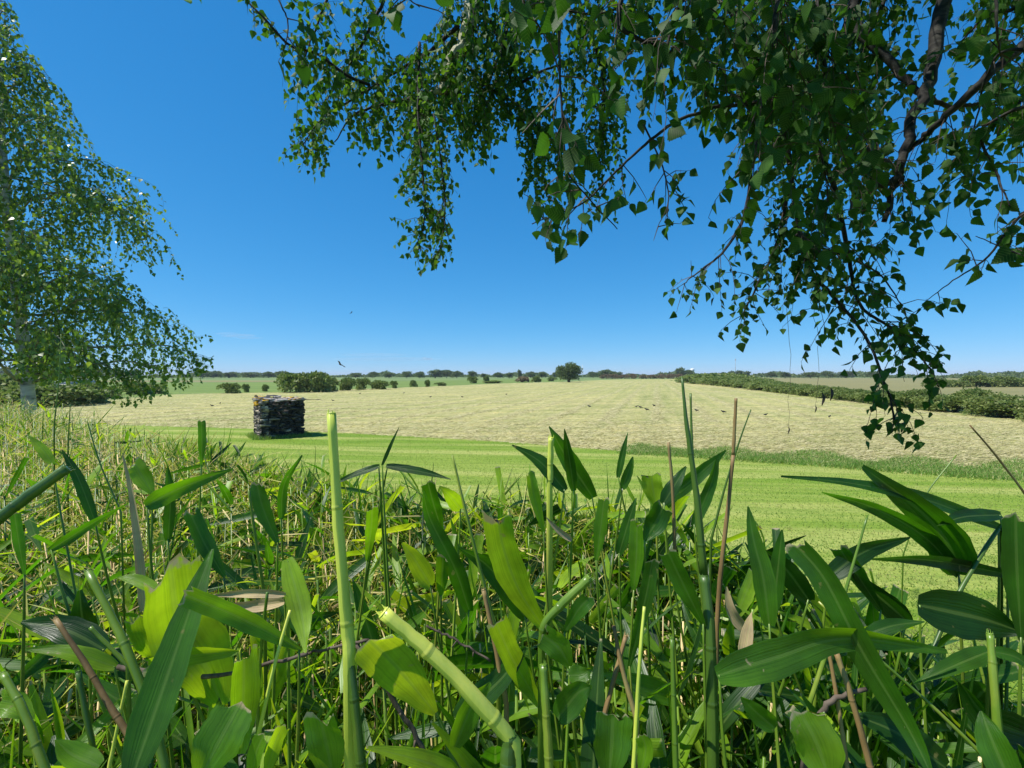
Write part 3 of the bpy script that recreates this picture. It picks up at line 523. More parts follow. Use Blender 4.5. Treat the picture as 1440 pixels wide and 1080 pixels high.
# field-side shrubs left and middle: px, dy, width px, height px, label
LS = [(420, 24.5, 42, 29, 'tall rounded bush at the left end of the clump behind the stone stack', 'f0'), (447, 24.5, 38, 29, 'tallest bush of the clump, right of the rounded one behind the stone stack', 'f1'),
      (463, 23, 22, 20, 'low bush leaning on the right side of the tall clump', 'f0'), (489, 22, 24, 18, 'round dark bush, next right after the tall clump', 'f1'), (509, 21, 18, 17, 'mid-green bush between the dark one and the low spreading one', 'f0'), (534, 20.5, 28, 13, 'low spreading bush at the right end of the hedge clump', 'f1'),
      (323, 26, 24, 15, 'small lone dark bush in the green field beside the birch', 'f0'), (346, 24.5, 8, 12, 'slim sapling just right of the lone dark bush', 'f0'), (373, 23.5, 10, 10, 'faint small shrub between the sapling and tall clump', 'f1'),
      (554, 19, 9, 11, 'small round shrub first of three past the hedge clump', 'f0'), (582, 17, 8, 10, 'small round shrub second of three past the hedge clump', 'f0'), (601, 17, 9, 10, 'small round shrub third of three past the hedge clump', 'f1'),
      (665, 12, 12, 10, 'small pair-like shrub mid field edge left of the brown hedge', 'f0'), (684, 12, 9, 11, 'upright shrub just left of the brown hedge piece', 'f1'), (620, 15.5, 18, 5, 'flat low bramble patch on the left field edge', 'f1'), (693, 12, 30, 4, 'flat dark bramble strip in front of the brown hedge', 'f1'),
      (735, 10.5, 30, 8, 'brownish clipped hedge piece left of the lone tree', 'br'), (753, 10.5, 11, 9, 'green bush closing the right end of the brownish hedge piece', 'f0'), (776, 9, 14, 6, 'small dark bush close to the lone tree', 'f1'),
      (20, 44, 90, 44, 'big green bush behind the birch at the left edge', 'f1'), (75, 44, 80, 32, 'dark green bush behind the birch trunk', 'f0'), (118, 41, 60, 30, 'green bush right of the birch trunk', 'f1'), (148, 33, 30, 18, 'low bush ending the row under the hanging birch twigs', 'f0'), (200, 27, 60, 16, 'long low bush seen through the birch leaves', 'f1')]
for px, dy, wp, hp, lab, key in LS:
    x, y = G(px, dy); k = y / F; bw, bh = {'f0': (6, 3.6), 'f1': (8, 3.2), 'br': (10, 2.4)}[key]
    place(key, x, y, wp * k / bw * 1.2, lab, 'shrub', None, sz=hp * k / bh * 1.08)
# lone tree
x, y = G(800, 10.5); k = y / F
lone = thing('oak_tree', 'lone round-headed tree standing in the far middle of the mown field', 'tree', (x, y, 0))
m = MB(); c = bush_mb(31 * k, 28 * k, 26 * k, 9000, .28, 26); c.v[0][:, 2] += 2.5 * k; c.v[0][:, :2] -= c.v[0][:, :2].mean(0); c.v[0] += [x, y, 0]; c.build('crown', M['oak'], lone, smooth=False)
s_ = MB(); tube(s_, np.array([(x, y, 0), (x, y, 5 * k), (x + .2, y, 14 * k)]), [.5, .4, .2], 9)
for i in range(5): a = i * 1.25; tube(s_, smooth_pts([(x, y, 4 * k), (x + math.cos(a) * 5 * k, y + math.sin(a) * 5 * k, 10 * k), (x + math.cos(a) * 10 * k, y + math.sin(a) * 10 * k, 15 * k)], 6), [.22, .06], 6)
s_.build('trunk', M['trunk'], lone)
# trees on the skyline: px, height px above the horizon, width px
HT = [(285, 5, 18), (300, 4, 20), (322, 3, 18), (352, 3, 22), (378, 3, 18), (398, 4, 16), (500, 2, 14), (524, 3, 12), (547, 2, 13), (572, 4, 12), (590, 3, 12), (612, 6, 18), (628, 6, 16), (642, 4, 14), (664, 4, 11), (681, 1, 8), (700, 2, 13), (716, 2, 10), (731, 6, 6), (746, 3, 12), (762, 3, 11), (780, 3, 8),
      (834, 3, 13), (849, 6, 20), (862, 4, 12), (870, 3, 9), (955, 9, 13), (968, 6, 12), (1028, 4, 10), (1040, 5, 12), (1050, 4, 9), (1085, 3, 13), (1104, 3, 13), (1140, 3, 18), (1165, 4, 16), (1190, 4, 20), (1230, 4, 20),
      (10, 7, 40), (55, 5, 40), (95, 6, 36), (130, 7, 40), (175, 5, 34)]
for i, (px, hp, wp) in enumerate(HT):
    y = rs.uniform(300, 360); x = (px - 720) / F * y; k = y / F; h = hp * k + CAMZ + .3; key = ['t0', 't1', 't2'][i % 3] if wp > 9 else 't2'
    bw, bh = {'t0': (8, 8.5), 't1': (10, 8), 't2': (5, 9)}[key]
    place(key, x, y, wp * k / bw * 1.15, 'green tree on the far skyline, %s counting from the left of the photo' % ORD[sorted([q[0] for q in HT]).index(px)], 'tree', 'trees along the skyline', sz=h / bh * 1.12)
# second hedge on the far right and the brown skyline hedge
for i in range(13):
    px = 1320 + i * 24; x, y = G(px, 17.5 - i * .1); k = y / F
    place(['f0', 'f1'][i % 2], x, y, 34 * k / 7, 'rounded green bush behind the dry field, %s along its far hedge from the left' % ORD[i], 'shrub', 'bushes behind the dry field', sz=(11 + rs.uniform(0, 7)) * k / 3.4 * 1.05)
for i in range(9):
    px = 852 + i * 13; x, y = G(px, 5.9); k = y / F
    place('br', x, y, 17 * k / 10, 'reddish brown bush on the far field edge, %s from the lone tree side' % ORD[i], 'shrub', 'reddish brown bushes on the far edge', sz=(6 + rs.uniform(0, 2)) * k / 2.4)
# far woods as one mass
fw = MB(); n = 36000; th = rs.uniform(-1.05, 1.05, n); rr = rs.uniform(430, 520, n); X = np.sin(th) * rr; Y = np.cos(th) * rr
hh = 4.3 + 1.8 * np.sin(th * 41) + 1.3 * np.sin(th * 97 + 2) + 1.0 * np.sin(th * 23 + 1) + .9 * np.sin(th * 211); Z = rs.uniform(.05, 1, n) ** .6 * np.maximum(hh, 1.6) * .62 + .0
fw.inst(QT, frames(rand_dirs(n), rand_dirs(n)) * rs.uniform(.6, 1.5, n)[:, None, None], np.stack([X, Y, Z], -1), np.clip(rs.normal(.4, .2, n), 0, 1))
o = fw.build('far_woods', M['oak'], smooth=False); tag(o, 'long low band of distant woods along the whole skyline', 'woods', kind='stuff')
# =================================================================== stone stack
cx, cy = -9.1, 18.3; TH = math.radians(37); ex = np.array([math.cos(TH), math.sin(TH)]); ey = np.array([-math.sin(TH), math.cos(TH)])
st = thing('stone_stack', 'square dry-laid stack of dark flat stones with orange lichen on top', 'stone stack', (cx, cy, 0))
def slab(mb, c, L, Wd, H, rz, tilt, rnd):
    n = rs.randint(6, 9); a = np.sort(rs.uniform(0, 6.28, n) * .3 + np.linspace(0, 6.28, n, endpoint=False) * .95); rr = rs.uniform(.85, 1.08, n)
    base = np.stack([np.clip(np.cos(a) * 1.25, -1, 1) * L / 2 * rr, np.clip(np.sin(a) * 1.25, -1, 1) * Wd / 2 * rr], -1); V = []
    for zz, sc in ((-.5, .9), (-.25, 1.0), (.25, 1.0), (.5, .9)):
        V += [(x * sc * rs.uniform(.97, 1.03), y * sc * rs.uniform(.97, 1.03), zz * H + rs.normal() * H * .06) for x, y in base]
    V = np.array(V); V[:, 2] += V[:, 0] * tilt[0] + V[:, 1] * tilt[1]; cz, sz = math.cos(rz), math.sin(rz)
    V = np.stack([V[:, 0] * cz - V[:, 1] * sz + c[0], V[:, 0] * sz + V[:, 1] * cz + c[1], V[:, 2] + c[2]], -1); f = []; f3 = []
    for l in range(3):
        for j in range(n): f.append((l * n + j, l * n + (j + 1) % n, (l + 1) * n + (j + 1) % n, (l + 1) * n + j))
    for j in range(1, n - 1): f3 += [(3 * n, 3 * n + j, 3 * n + j + 1), (0, j + 1, j)]
    mb.add(V, f, None, f3, rnd)
dark = MB(); pale = MB(); z = 0.0; WW, DD = 1.56, 1.45
while z < 1.40:
    H = rs.uniform(.045, .10); g = 0
    for side in range(4):
        Lh = (WW if side % 2 == 0 else DD); off = (DD if side % 2 == 0 else WW) / 2; u = -Lh / 2
        nrmv = [(0, -1), (1, 0), (0, 1), (-1, 0)][side]; tan = [(1, 0), (0, 1), (-1, 0), (0, -1)][side]
        while u < Lh / 2 - .05:
            L = rs.uniform(.12, .42); L = min(L, Lh / 2 - u); dep = rs.uniform(.22, .4); j = rs.normal() * .022
            lx = tan[0] * (u + L / 2) + nrmv[0] * (off - dep / 2 + j); ly = tan[1] * (u + L / 2) + nrmv[1] * (off - dep / 2 + j)
            w2 = ex * lx + ey * ly
            tgt = pale if (side == 3 and rs.rand() < .6) or (side == 0 and u < -Lh / 2 + .2 and rs.rand() < .6) or rs.rand() < .07 else dark  # left face and front's left end paler, sunlight put into stone tone
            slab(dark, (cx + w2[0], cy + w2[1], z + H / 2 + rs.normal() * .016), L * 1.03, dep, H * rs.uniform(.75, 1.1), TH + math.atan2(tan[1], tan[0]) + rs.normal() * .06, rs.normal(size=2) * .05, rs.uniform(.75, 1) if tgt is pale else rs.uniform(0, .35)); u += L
    z += H * .93
core = MB(); b = [(-1, -1), (1, -1), (1, 1), (-1, 1)]; cv = []
for zz in (0, 1.38): cv += [(cx + ex[0] * a * .8 * WW / 2 + ey[0] * c_ * .8 * DD / 2, cy + ex[1] * a * .8 * WW / 2 + ey[1] * c_ * .8 * DD / 2, zz) for a, c_ in b]
core.add(cv, [(0, 1, 5, 4), (1, 2, 6, 5), (2, 3, 7, 6), (3, 0, 4, 7), (4, 5, 6, 7)]); core.build('rubble_core', M['stone'], st, smooth=False)
dark.build('stonework', M['stone'], st, smooth=False)
caps = MB(); lich = MB()
for i in range(90):
    lx, ly = rs.uniform(-.83, .83), rs.uniform(-.73, .73); hgt = 1.40 + .08 * rs.rand() + (.12 * rs.rand() if lx < .1 and ly > 0 else 0); w2 = ex * lx * .98 + ey * ly * .98
    slab(caps, (cx + w2[0], cy + w2[1], hgt), rs.uniform(.15, .45), rs.uniform(.12, .3), rs.uniform(.03, .06), TH + rs.normal() * .6, rs.normal(size=2) * .08, rs.rand())
    if (lx < -.5 or .3 < lx < .6) and rs.rand() < .8: slab(lich, (cx + w2[0], cy + w2[1], hgt + .035), rs.uniform(.1, .24), rs.uniform(.08, .18), .03, rs.rand() * 3, rs.normal(size=2) * .08, rs.rand())
for i in range(16):
    w2 = -ex * (WW / 2 + .01) * 1.0 + ey * rs.uniform(-.78, .3); slab(lich, (cx + w2[0], cy + w2[1], rs.uniform(1.22, 1.46)), .1, .12, .04, rs.rand() * 3, (0, 0), rs.rand())
caps.build('capstones', M['palestone'], st, smooth=False); lich.build('lichen', M['lichen'], st, smooth=False)
tq = MB(); w2 = ex * .6 - ey * .5; w3 = ex * 1.35 - ey * .55; tube(tq, [(cx + w2[0], cy + w2[1], 1.47), (cx + ex[0] * 1, cy + ex[1] * 1 - .4, 1.42), (cx + w3[0], cy + w3[1], 1.40)], [.02, .014, .008], 6); tube(tq, [(cx + w3[0] - .12, cy + w3[1], 1.40), (cx + w3[0] + .1, cy + w3[1], 1.43)], [.015, .008], 6); tq.build('stick', M['twig'], st)
# =================================================================== birds
def bird_ground():
    mb = MB(); pts = smooth_pts([(-.2, 0, .12), (-.1, 0, .15), (0, 0, .165), (.1, 0, .19), (.14, 0, .235), (.18, 0, .245), (.23, 0, .235)], 16); tube(mb, pts, [.012, .03, .055, .062, .05, .03, .033, .008, .002], 8)
    for s in (-1, 1): tube(mb, [(.02, s * .03, .13), (.03, s * .03, .07), (.02, s * .03, 0), (.05, s * .03, 0)], .006, 5)
    return mb.build('bird', M['feather'])
bg_ = bird_ground(); first = True
GB = [(298, 46, 'left of a close pair by the birch'), (309, 42, 'right of a close pair by the birch'), (605, 33, 'largest of those in the left half of the field'), (650, 33, 'next right from the largest in the left half'), (712, 29, 'left of the lone tree and nearest below it'), (568, 27, 'farthest out on the left half of the field'), (506, 28, 'straight below the low spreading bush'), (468, 38, 'just right of the stone stack'),
      (829, 47, 'below the lone tree on the right'), (895, 47, 'leftmost of a group of four mid field'), (901, 48.5, 'second of a group of four mid field'), (910, 52, 'nearest of a group of four mid field'), (920, 46, 'rightmost of a group of four mid field'), (980, 53, 'just right of the tall dark cane'), (1018, 55.5, 'just left of the brown cane tip'), (1077, 59, 'under the hanging catkins'), (1167, 62, 'rightmost, near the hedgerow')]
for px, dy, lab in GB:
    o = bg_ if first else bg_.copy()
    if not first: COL.objects.link(o)
    first = False; x, y = G(px, dy); o.location = (x, y, .02); o.rotation_euler = (0, 0, rs.uniform(-.6, .6) + (math.pi if rs.rand() < .5 else 0)); sc = rs.uniform(.62, .85); o.scale = (sc,) * 3
    tag(o, 'black bird on the mown hay, ' + lab, 'bird', 'black birds feeding on the mown field')
def bird_fly(loc, sc, lab, rz, bank):
    r = thing('bird', lab, 'bird', tuple(loc)); mb = MB(); tube(mb, smooth_pts([(-.24, 0, 0), (-.1, 0, .005), (.05, 0, .01), (.17, 0, .02), (.24, 0, .015)], 12), [.03, .04, .055, .04, .03, .004], 8)
    for v in mb.v: v += np.array(loc)
    mb.build('body', M['feather'], r)
    for s in (-1, 1):
        w = MB(); V = []; T_ = [(0, .11, -.09, 0), (.16, .13, -.1, .06), (.3, .10, -.12, .10), (.45, .03, -.14, .09)]
        for (yy, a, b_, zz) in T_:
            for dz in (.006, -.006): V += [(a, s * yy, zz + dz), (b_, s * yy, zz + dz * .5)]
        f = []
        for i in range(3): a = i * 4; f += [(a, a + 1, a + 5, a + 4), (a + 2, a + 6, a + 7, a + 3), (a, a + 4, a + 6, a + 2), (a + 1, a + 3, a + 7, a + 5)]
        f.append((12, 13, 15, 14)); w.add(np.array(V) + np.array(loc), f); w.build('wing', M['feather'], r, smooth=False)
    r.rotation_euler = (bank, -.15, rz); r.scale = (sc,) * 3
bird_fly(P(479, 513, 32), .8, 'black bird gliding low over the field, wings spread, the lower of two in the sky', math.radians(150), math.radians(35))
bird_fly(P(494, 440, 60), .62, 'tiny dark bird high in the sky, the upper of two', math.radians(60), math.radians(-30))
# =================================================================== far structures
def box(mb, c, s, rnd=.5):
    V = [(c[0] + a * s[0] / 2, c[1] + b_ * s[1] / 2, c[2] + d * s[2] / 2) for d in (-1, 1) for a, b_ in ((-1, -1), (1, -1), (1, 1), (-1, 1))]
    mb.add(V, [(0, 3, 2, 1), (4, 5, 6, 7), (0, 1, 5, 4), (1, 2, 6, 5), (2, 3, 7, 6), (3, 0, 4, 7)], None, None, rnd)
y = 420; x = (973.5 - 720) / F * y; wt = thing('water_tower', 'small white water tower rising over the far hedge end', 'water tower', (x, y, 0))
m = MB(); tube(m, [(x, y, 0), (x, y, 5.2)], [1.1, 1.0], 16); m.build('shaft', M['white'], wt)
m = MB(); tube(m, [(x, y, 5.2), (x, y, 5.6), (x, y, 7.7), (x, y, 7.9), (x, y, 8.1)], [1.0, 1.75, 1.75, 1.2, .2], 20); m.build('tank', M['white'], wt, smooth=False)
y = 300; x = (819 - 720) / F * y; pl = thing('radio_mast', 'thin pale mast just right of the lone tree', 'mast', (x, y, 0)); m = MB(); tube(m, [(x, y, 0), (x, y, 8.6)], [.16, .09], 8); m.build('mast_pole', M['white'], pl); m = MB(); box(m, (x, y, 8.1), (.7, .1, .12)); m.build('crossbar', M['grey'], pl, smooth=False)
y = 320; x = (1034 - 720) / F * y; pl = thing('radio_mast', 'tall grey mast above the right hedgerow trees', 'mast', (x, y, 0)); m = MB(); tube(m, [(x, y, 0), (x, y, 13.5)], [.2, .08], 8); m.build('mast_pole', M['grey'], pl); m = MB(); box(m, (x, y, 12.6), (.6, .1, .9)); m.build('antenna', M['grey'], pl, smooth=False)
x, y = G(105, 29.5); sh = thing('shed', 'low pale shed half hidden behind the birch leaves', 'shed', (x, y, 0)); m = MB(); box(m, (x, y, .7), (3.2, 2.4, 1.4)); m.build('wall', M['white'], sh, smooth=False)
m = MB(); m.add([(x - 1.8, y - 1.4, 1.35), (x + 1.8, y - 1.4, 1.35), (x + 1.8, y, 1.95), (x - 1.8, y, 1.95), (x + 1.8, y + 1.4, 1.35), (x - 1.8, y + 1.4, 1.35)], [(0, 1, 2, 3), (3, 2, 4, 5), (0, 5, 4, 1)], None, [(0, 3, 5), (1, 4, 2)]); m.build('roof', M['grey'], sh, smooth=False)
m = MB(); box(m, (x + .5, y - 1.21, .55), (.8, .06, 1.1)); m.build('door', M['grey'], sh, smooth=False)
# =================================================================== grass and hay cover
def bladeset(n, xy, h, w, lean, mat, name, label, cat, z=.01, rr=(0, 1)):
    tri = (np.array([(-.5, 0, 0), (.5, 0, 0), (.28, .55, .03), (0, 1, .10), (-.28, .55, .03)]), None, np.array([(0, 0), (1, 0), (.8, .5), (.5, 1), (.2, .5)]), np.array([(0, 1, 2), (0, 2, 4), (4, 2, 3)]))
    ax = nrm_rows(np.stack([rs.normal(size=n) * lean, rs.normal(size=n) * lean, np.ones(n)], -1)); nn_ = rand_dirs(n)
    R = frames(ax, nn_); hh = rs.uniform(h[0], h[1], n); R[:, :, 0] *= rs.uniform(w[0], w[1], n)[:, None]; R[:, :, 1] *= hh[:, None]; R[:, :, 2] *= hh[:, None]
    m = MB(); m.inst(tri, R, np.stack([xy[0], xy[1], np.full(n, z)], -1), rs.uniform(rr[0], rr[1], n) if isinstance(rr, tuple) else rr); o = m.build(name, M[mat], smooth=False); tag(o, label, cat, kind='stuff')
bx = np.array(BND); 
def bndy(x): return np.interp(x, bx[:, 0], bx[:, 1])
n = 150000; py = 3.2 + 16 * rs.rand(n) ** 1.3; px_ = rs.uniform(-1.15, 1.25, n) * py; ok = (py < bndy(px_) - .1); px_, py = px_[ok], py[ok]
bladeset(len(py), (px_, py), (.018, .04), (.006, .016), .6, 'grass', 'lawn_grass', 'short mown grass of the striped lawn', 'grass', z=.006, rr=np.clip(.42 + .34 * np.sin((py + .1 * px_) * 4.2 + 1.2 * np.sin(px_ * .35)) + rs.normal(size=len(py)) * .22, 0, 1))
# rough grass along the lawn edge on the right
n = 46000; u = rs.uniform(880, 1620, n); edge = np.interp(u, [860, 900, 960, 1000, 1150, 1300, 1440, 1620], [108, 107, 110, 113, 123, 135, 145, 160]); top = np.interp(u, [860, 900, 940, 985, 1030, 1100, 1200, 1440, 1620], [1, 16, 21, 8, 18, 20, 17, 26, 28])
dyv = edge + 6 - top * rs.rand(n) * (.8 + .3 * np.sin(u * .045)); d = CAMZ * F / dyv; tuft = .6 + .4 * np.sin(u * .11) * np.sin(dyv * .4 + u * .02)
bladeset(n, ((u - 720) / F * d + rs.normal(size=n) * .15, d + rs.normal(size=n) * .12), (.05, .17), (.008, .02), .9, 'rough', 'rough_grass', 'longer rough grass in the shallow ditch between lawn and hay field', 'grass')
a_ = rs.uniform(0, 6.28, 2600); lx = np.clip(np.cos(a_) * 1.3, -1, 1) * (WW / 2 + .04 + .22 * rs.rand(2600) ** 2); ly = np.clip(np.sin(a_) * 1.3, -1, 1) * (DD / 2 + .04 + .22 * rs.rand(2600) ** 2)
bladeset(2600, (cx + ex[0] * lx + ey[0] * ly, cy + ex[1] * lx + ey[1] * ly), (.06, .22), (.008, .018), .4, 'rough', 'long_grass', 'longer grass growing round the foot of the stone stack', 'grass')
# hay wisps lying on the field
n = 170000; dy = 10 + 143 * rs.rand(n) ** 1.25; d = CAMZ * F / dy; X = (rs.uniform(-60, 1560, n) - 720) / F * d
cR, sR = math.cos(ROW), math.sin(-ROW); q_ = X * cR - d * sR; l_ = X * sR + d * cR; snap = (rs.rand(n) < .55) & (d > 24)   # the mower's rows
q_ = np.where(snap, np.round(q_ / 2.7) * 2.7 + rs.normal(size=n) * .22, q_); X = q_ * cR + l_ * sR; d = -q_ * sR + l_ * cR
ok = (d > bndy(X) - .25) & (d < 170); X, d = X[ok], d[ok]; LFT = np.array([G(a, b) for a, b in FARL]); ok = d < np.interp(X, LFT[:, 0], LFT[:, 1]) - .3; X, d = X[ok], d[ok]
HRp = np.array([G(a, b) for a, b in HEDGE_R]); ok = X < np.interp(d, HRp[:, 1], HRp[:, 0]) - .3; X, d = X[ok], d[ok]; n = len(X)
ang = rs.normal(.05, .32, n); ax = np.stack([np.cos(ang), np.sin(ang), rs.normal(size=n) * .12], -1)
R = frames(ax, np.tile([0, -.5, 1.0], (n, 1)) + rand_dirs(n) * .4); R[:, :, 0] *= (rs.uniform(.004, .011, n) * (.6 + d / 25))[:, None]; R[:, :, 1] *= (rs.uniform(.10, .34, n) * (.6 + d / 40))[:, None]
R[:, :, 2] *= .05
m = MB(); m.inst(QT, R, np.stack([X, d, rs.uniform(.012, .05, n)], -1), np.clip(rs.normal(.5, .35, n), 0, 1)); o = m.build('loose_hay', M['haywisp'], smooth=False); tag(o, 'loose mown hay lying in thin lines over the field', 'hay', kind='stuff')
# =================================================================== bamboo hedge
HE = np.array([(-9.0, 8.0), (-7.6, 6.2), (-5.2, 4.9), (-3.5, 3.7), (-2.35, 2.9), (-1.34, 2.1), (-.77, 1.7), (-.24, 1.38), (.1, 1.36), (.35, 1.22), (.52, .95), (.62, .72), (.75, .6), (1.6, .55)])
hedge = thing('bamboo_hedge', 'trimmed bamboo hedge of cut green canes and broad leaves filling the foreground', 'hedge', (0, .8, 0))
so_ = sheet('soil', [(-9, 8)] + [tuple(p + [0, .1]) for p in HE[1:]] + [(2, .5), (2, -.8), (-9, -.8)], .012, M['soil'])
def drop(x, y): return .385 - .06 * np.clip((-x - .5) / 1.2, 0, 1) - .045 * np.clip((-x - 1.5) / 2, 0, 1) + .13 * np.clip((x - .45) / .3, 0, 1) - .02 * np.clip((-x - 2) / 3, 0, 1)
def in_hedge(x, y): return (y < np.interp(x, HE[:, 0], HE[:, 1])) & (y > .22) & (np.abs(x) < 1.35 * y + .45)
def cand(n, ymax, ymin=.22):
    y = ymin + (ymax - ymin) * rs.rand(n) ** .9; x = rs.uniform(-1, 1, n) * (1.35 * y + .45); k = in_hedge(x, y); return x[k], y[k]
green = MB(); dead = MB(); fol = MB(); dryf = MB(); strawf = MB()
TB = [blade_T(7, lance, b, 0) for b in (.05, .25, .5, -.05)]; TC = [blade_T(5, cutp, b, 0) for b in (.0, .12, .3)]; TG = [blade_T(6, lance, b, 0) for b in (0, .2, .45)]
LD = {'B': [], 'C': [], 'G': [], 'D': [], 'S': []}
def stem(mbx, x, y, z, r, leanx, leany, sides=4, rnd=.5, z0=0.):
    tube(mbx, [(x - leanx, y - leany, z0), (x - leanx * .4, y - leany * .4, z * .6), (x, y, z)], [r * 1.2, r, r * .8], sides, rnd)
xs, ys = cand(9000, 3.2); x2, y2 = cand(12000, 8.0, 3.0)
x3 = rs.uniform(-1.6, 1.6, 2600); y3 = np.interp(x3, HE[:, 0], HE[:, 1]) - rs.rand(2600) ** 1.5 * .22; k3 = y3 > .3; x3, y3 = x3[k3], y3[k3]   # dense far face
x4 = rs.uniform(.3, 1.6, 1500); y4 = rs.uniform(.3, .75, 1500)
xs = np.concatenate([xs, x2, x3, x4]); ys = np.concatenate([ys, y2, y3, y4])
for x, y in zip(xs, ys):
    near = math.hypot(x, y) < 1.3; ed = .0
    z = CAMZ - drop(x, y) - abs(rs.normal()) * .06 + (.05 * rs.rand() if rs.rand() < .3 else 0)
    if math.hypot(x, y) < .42: z -= .10
    t = rs.rand()
    if t < (.62 if x < -.3 else .5): stem(dead, x, y, z - rs.uniform(0, .12), rs.uniform(.0009, .0023) * (1 if near else 1.25), rs.normal() * .16, rs.normal() * .16, 3 if not near else 5, rs.rand()); isg = False
    else: stem(green, x, y, z, rs.uniform(.0012, .0028) * (1 if near else 1.2), rs.normal() * .07, rs.normal() * .07, 3 if not near else 6, rs.rand()); isg = True
    if isg:
        far_ = min(1, max(0, (math.hypot(x, y) - 1.0) / 2.5)); deep = x > .25 or y > np.interp(x, HE[:, 0], HE[:, 1]) - .25
        cen = max(0, 1 - abs(x - .1) / .8)
        for q in range(rs.randint(1, 4) + (4 if math.hypot(x, y) < 1.9 else 0) + int(rs.rand() * 2.5 * cen + (x > .2) * 1.5) + (2 if deep and far_ < .5 else 0)):
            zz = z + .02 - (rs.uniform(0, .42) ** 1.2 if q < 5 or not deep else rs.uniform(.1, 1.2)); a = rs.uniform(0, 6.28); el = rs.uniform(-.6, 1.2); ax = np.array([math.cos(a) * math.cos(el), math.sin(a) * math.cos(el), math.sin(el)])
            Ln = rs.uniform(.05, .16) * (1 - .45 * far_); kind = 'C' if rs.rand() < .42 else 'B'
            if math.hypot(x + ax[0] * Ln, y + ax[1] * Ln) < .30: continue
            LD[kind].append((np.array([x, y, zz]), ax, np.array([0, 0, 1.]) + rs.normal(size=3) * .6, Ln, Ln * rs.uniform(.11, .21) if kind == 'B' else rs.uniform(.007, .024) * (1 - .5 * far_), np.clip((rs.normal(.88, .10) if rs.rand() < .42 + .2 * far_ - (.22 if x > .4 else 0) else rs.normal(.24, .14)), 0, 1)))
    for _ in range(rs.randint(2, 6)):
        a = rs.uniform(0, 6.28); el = rs.uniform(.2, 1.5); ax = np.array([math.cos(a) * math.cos(el), math.sin(a) * math.cos(el), math.sin(el)]); Ln = rs.uniform(.06, .2)
        if math.hypot(x, y) > .45: LD['G'].append((np.array([x, y, z - rs.uniform(.04, .3)]), ax, rs.normal(size=3), Ln, rs.uniform(.0018, .0065), np.clip(rs.normal(.5, .25), 0, 1)))
    if x < .25 and math.hypot(x, y) > .8:
        for _ in range(rs.randint(3, 8)):
            a = rs.uniform(0, 6.28); el = rs.uniform(-.3, 1.1); LD['S'].append((np.array([x, y, z - rs.uniform(0, .22)]) + rs.normal(size=3) * .01, np.array([math.cos(a) * math.cos(el), math.sin(a) * math.cos(el), math.sin(el)]), rs.normal(size=3), rs.uniform(.05, .15), rs.uniform(.0015, .0045), rs.rand() ** (.9 if y < 1.6 else .55)))
    if math.hypot(x, y) < 2.0 and rs.rand() < .8:
        for _ in range(2):
            a = rs.uniform(0, 6.28); el = rs.uniform(-.7, .8); ax = np.array([math.cos(a) * math.cos(el), math.sin(a) * math.cos(el), math.sin(el)]); Ln = rs.uniform(.07, .15)
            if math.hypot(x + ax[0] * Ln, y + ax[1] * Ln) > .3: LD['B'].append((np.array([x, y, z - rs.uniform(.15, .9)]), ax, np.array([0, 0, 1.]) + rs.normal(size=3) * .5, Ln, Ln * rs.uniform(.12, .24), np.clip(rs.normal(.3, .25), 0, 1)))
    for _ in range(int(rs.rand() < .7) if math.hypot(x, y) > .42 else 0):
        a = rs.uniform(0, 6.28); el = rs.uniform(-1.2, .6); LD['D'].append((np.array([x, y, z - rs.uniform(.03, .5)]), np.array([math.cos(a) * math.cos(el), math.sin(a) * math.cos(el), math.sin(el)]), rs.normal(size=3), rs.uniform(.03, .11), rs.uniform(.002, .008), rs.rand()))
def put_blades(mb, data, Ts):
    pos, ax, nn_, Ln, Wd, rn = [np.array(q) for q in zip(*data)]; R = frames(ax, nn_); R[:, :, 0] *= Wd[:, None]; R[:, :, 1] *= Ln[:, None]; R[:, :, 2] *= Ln[:, None]
    k = rs.randint(0, len(Ts), len(rn))
    for i, (v, f4, uv, f3) in enumerate(Ts):
        s = k == i; n_ = int(s.sum()); kk = len(v)
        if not n_: continue
        V = np.einsum('nij,kj->nki', R[s], v) + pos[s][:, None, :]
        Z = R[s][:, :, 2] / Ln[s][:, None]; V += np.abs(v[:, 0])[None, :, None] * .35 * Wd[s][:, None, None] * Z[:, None, :]   # shallow V fold across the blade
        mb.add(V.reshape(-1, 3), (f4[None] + (np.arange(n_) * kk)[:, None, None]).reshape(-1, 4), np.tile(uv, (n_, 1)), None, np.repeat(rn[s], kk))
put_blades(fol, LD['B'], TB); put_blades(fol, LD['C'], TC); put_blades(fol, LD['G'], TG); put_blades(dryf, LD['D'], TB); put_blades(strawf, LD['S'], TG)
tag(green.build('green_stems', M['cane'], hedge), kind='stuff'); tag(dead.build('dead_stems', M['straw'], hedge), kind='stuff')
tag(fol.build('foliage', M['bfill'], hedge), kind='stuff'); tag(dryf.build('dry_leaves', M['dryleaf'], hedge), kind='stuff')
tag(strawf.build('straw_blades', M['strawblade'], hedge), kind='stuff')
print('hedge', len(xs), {k: len(v) for k, v in LD.items()})
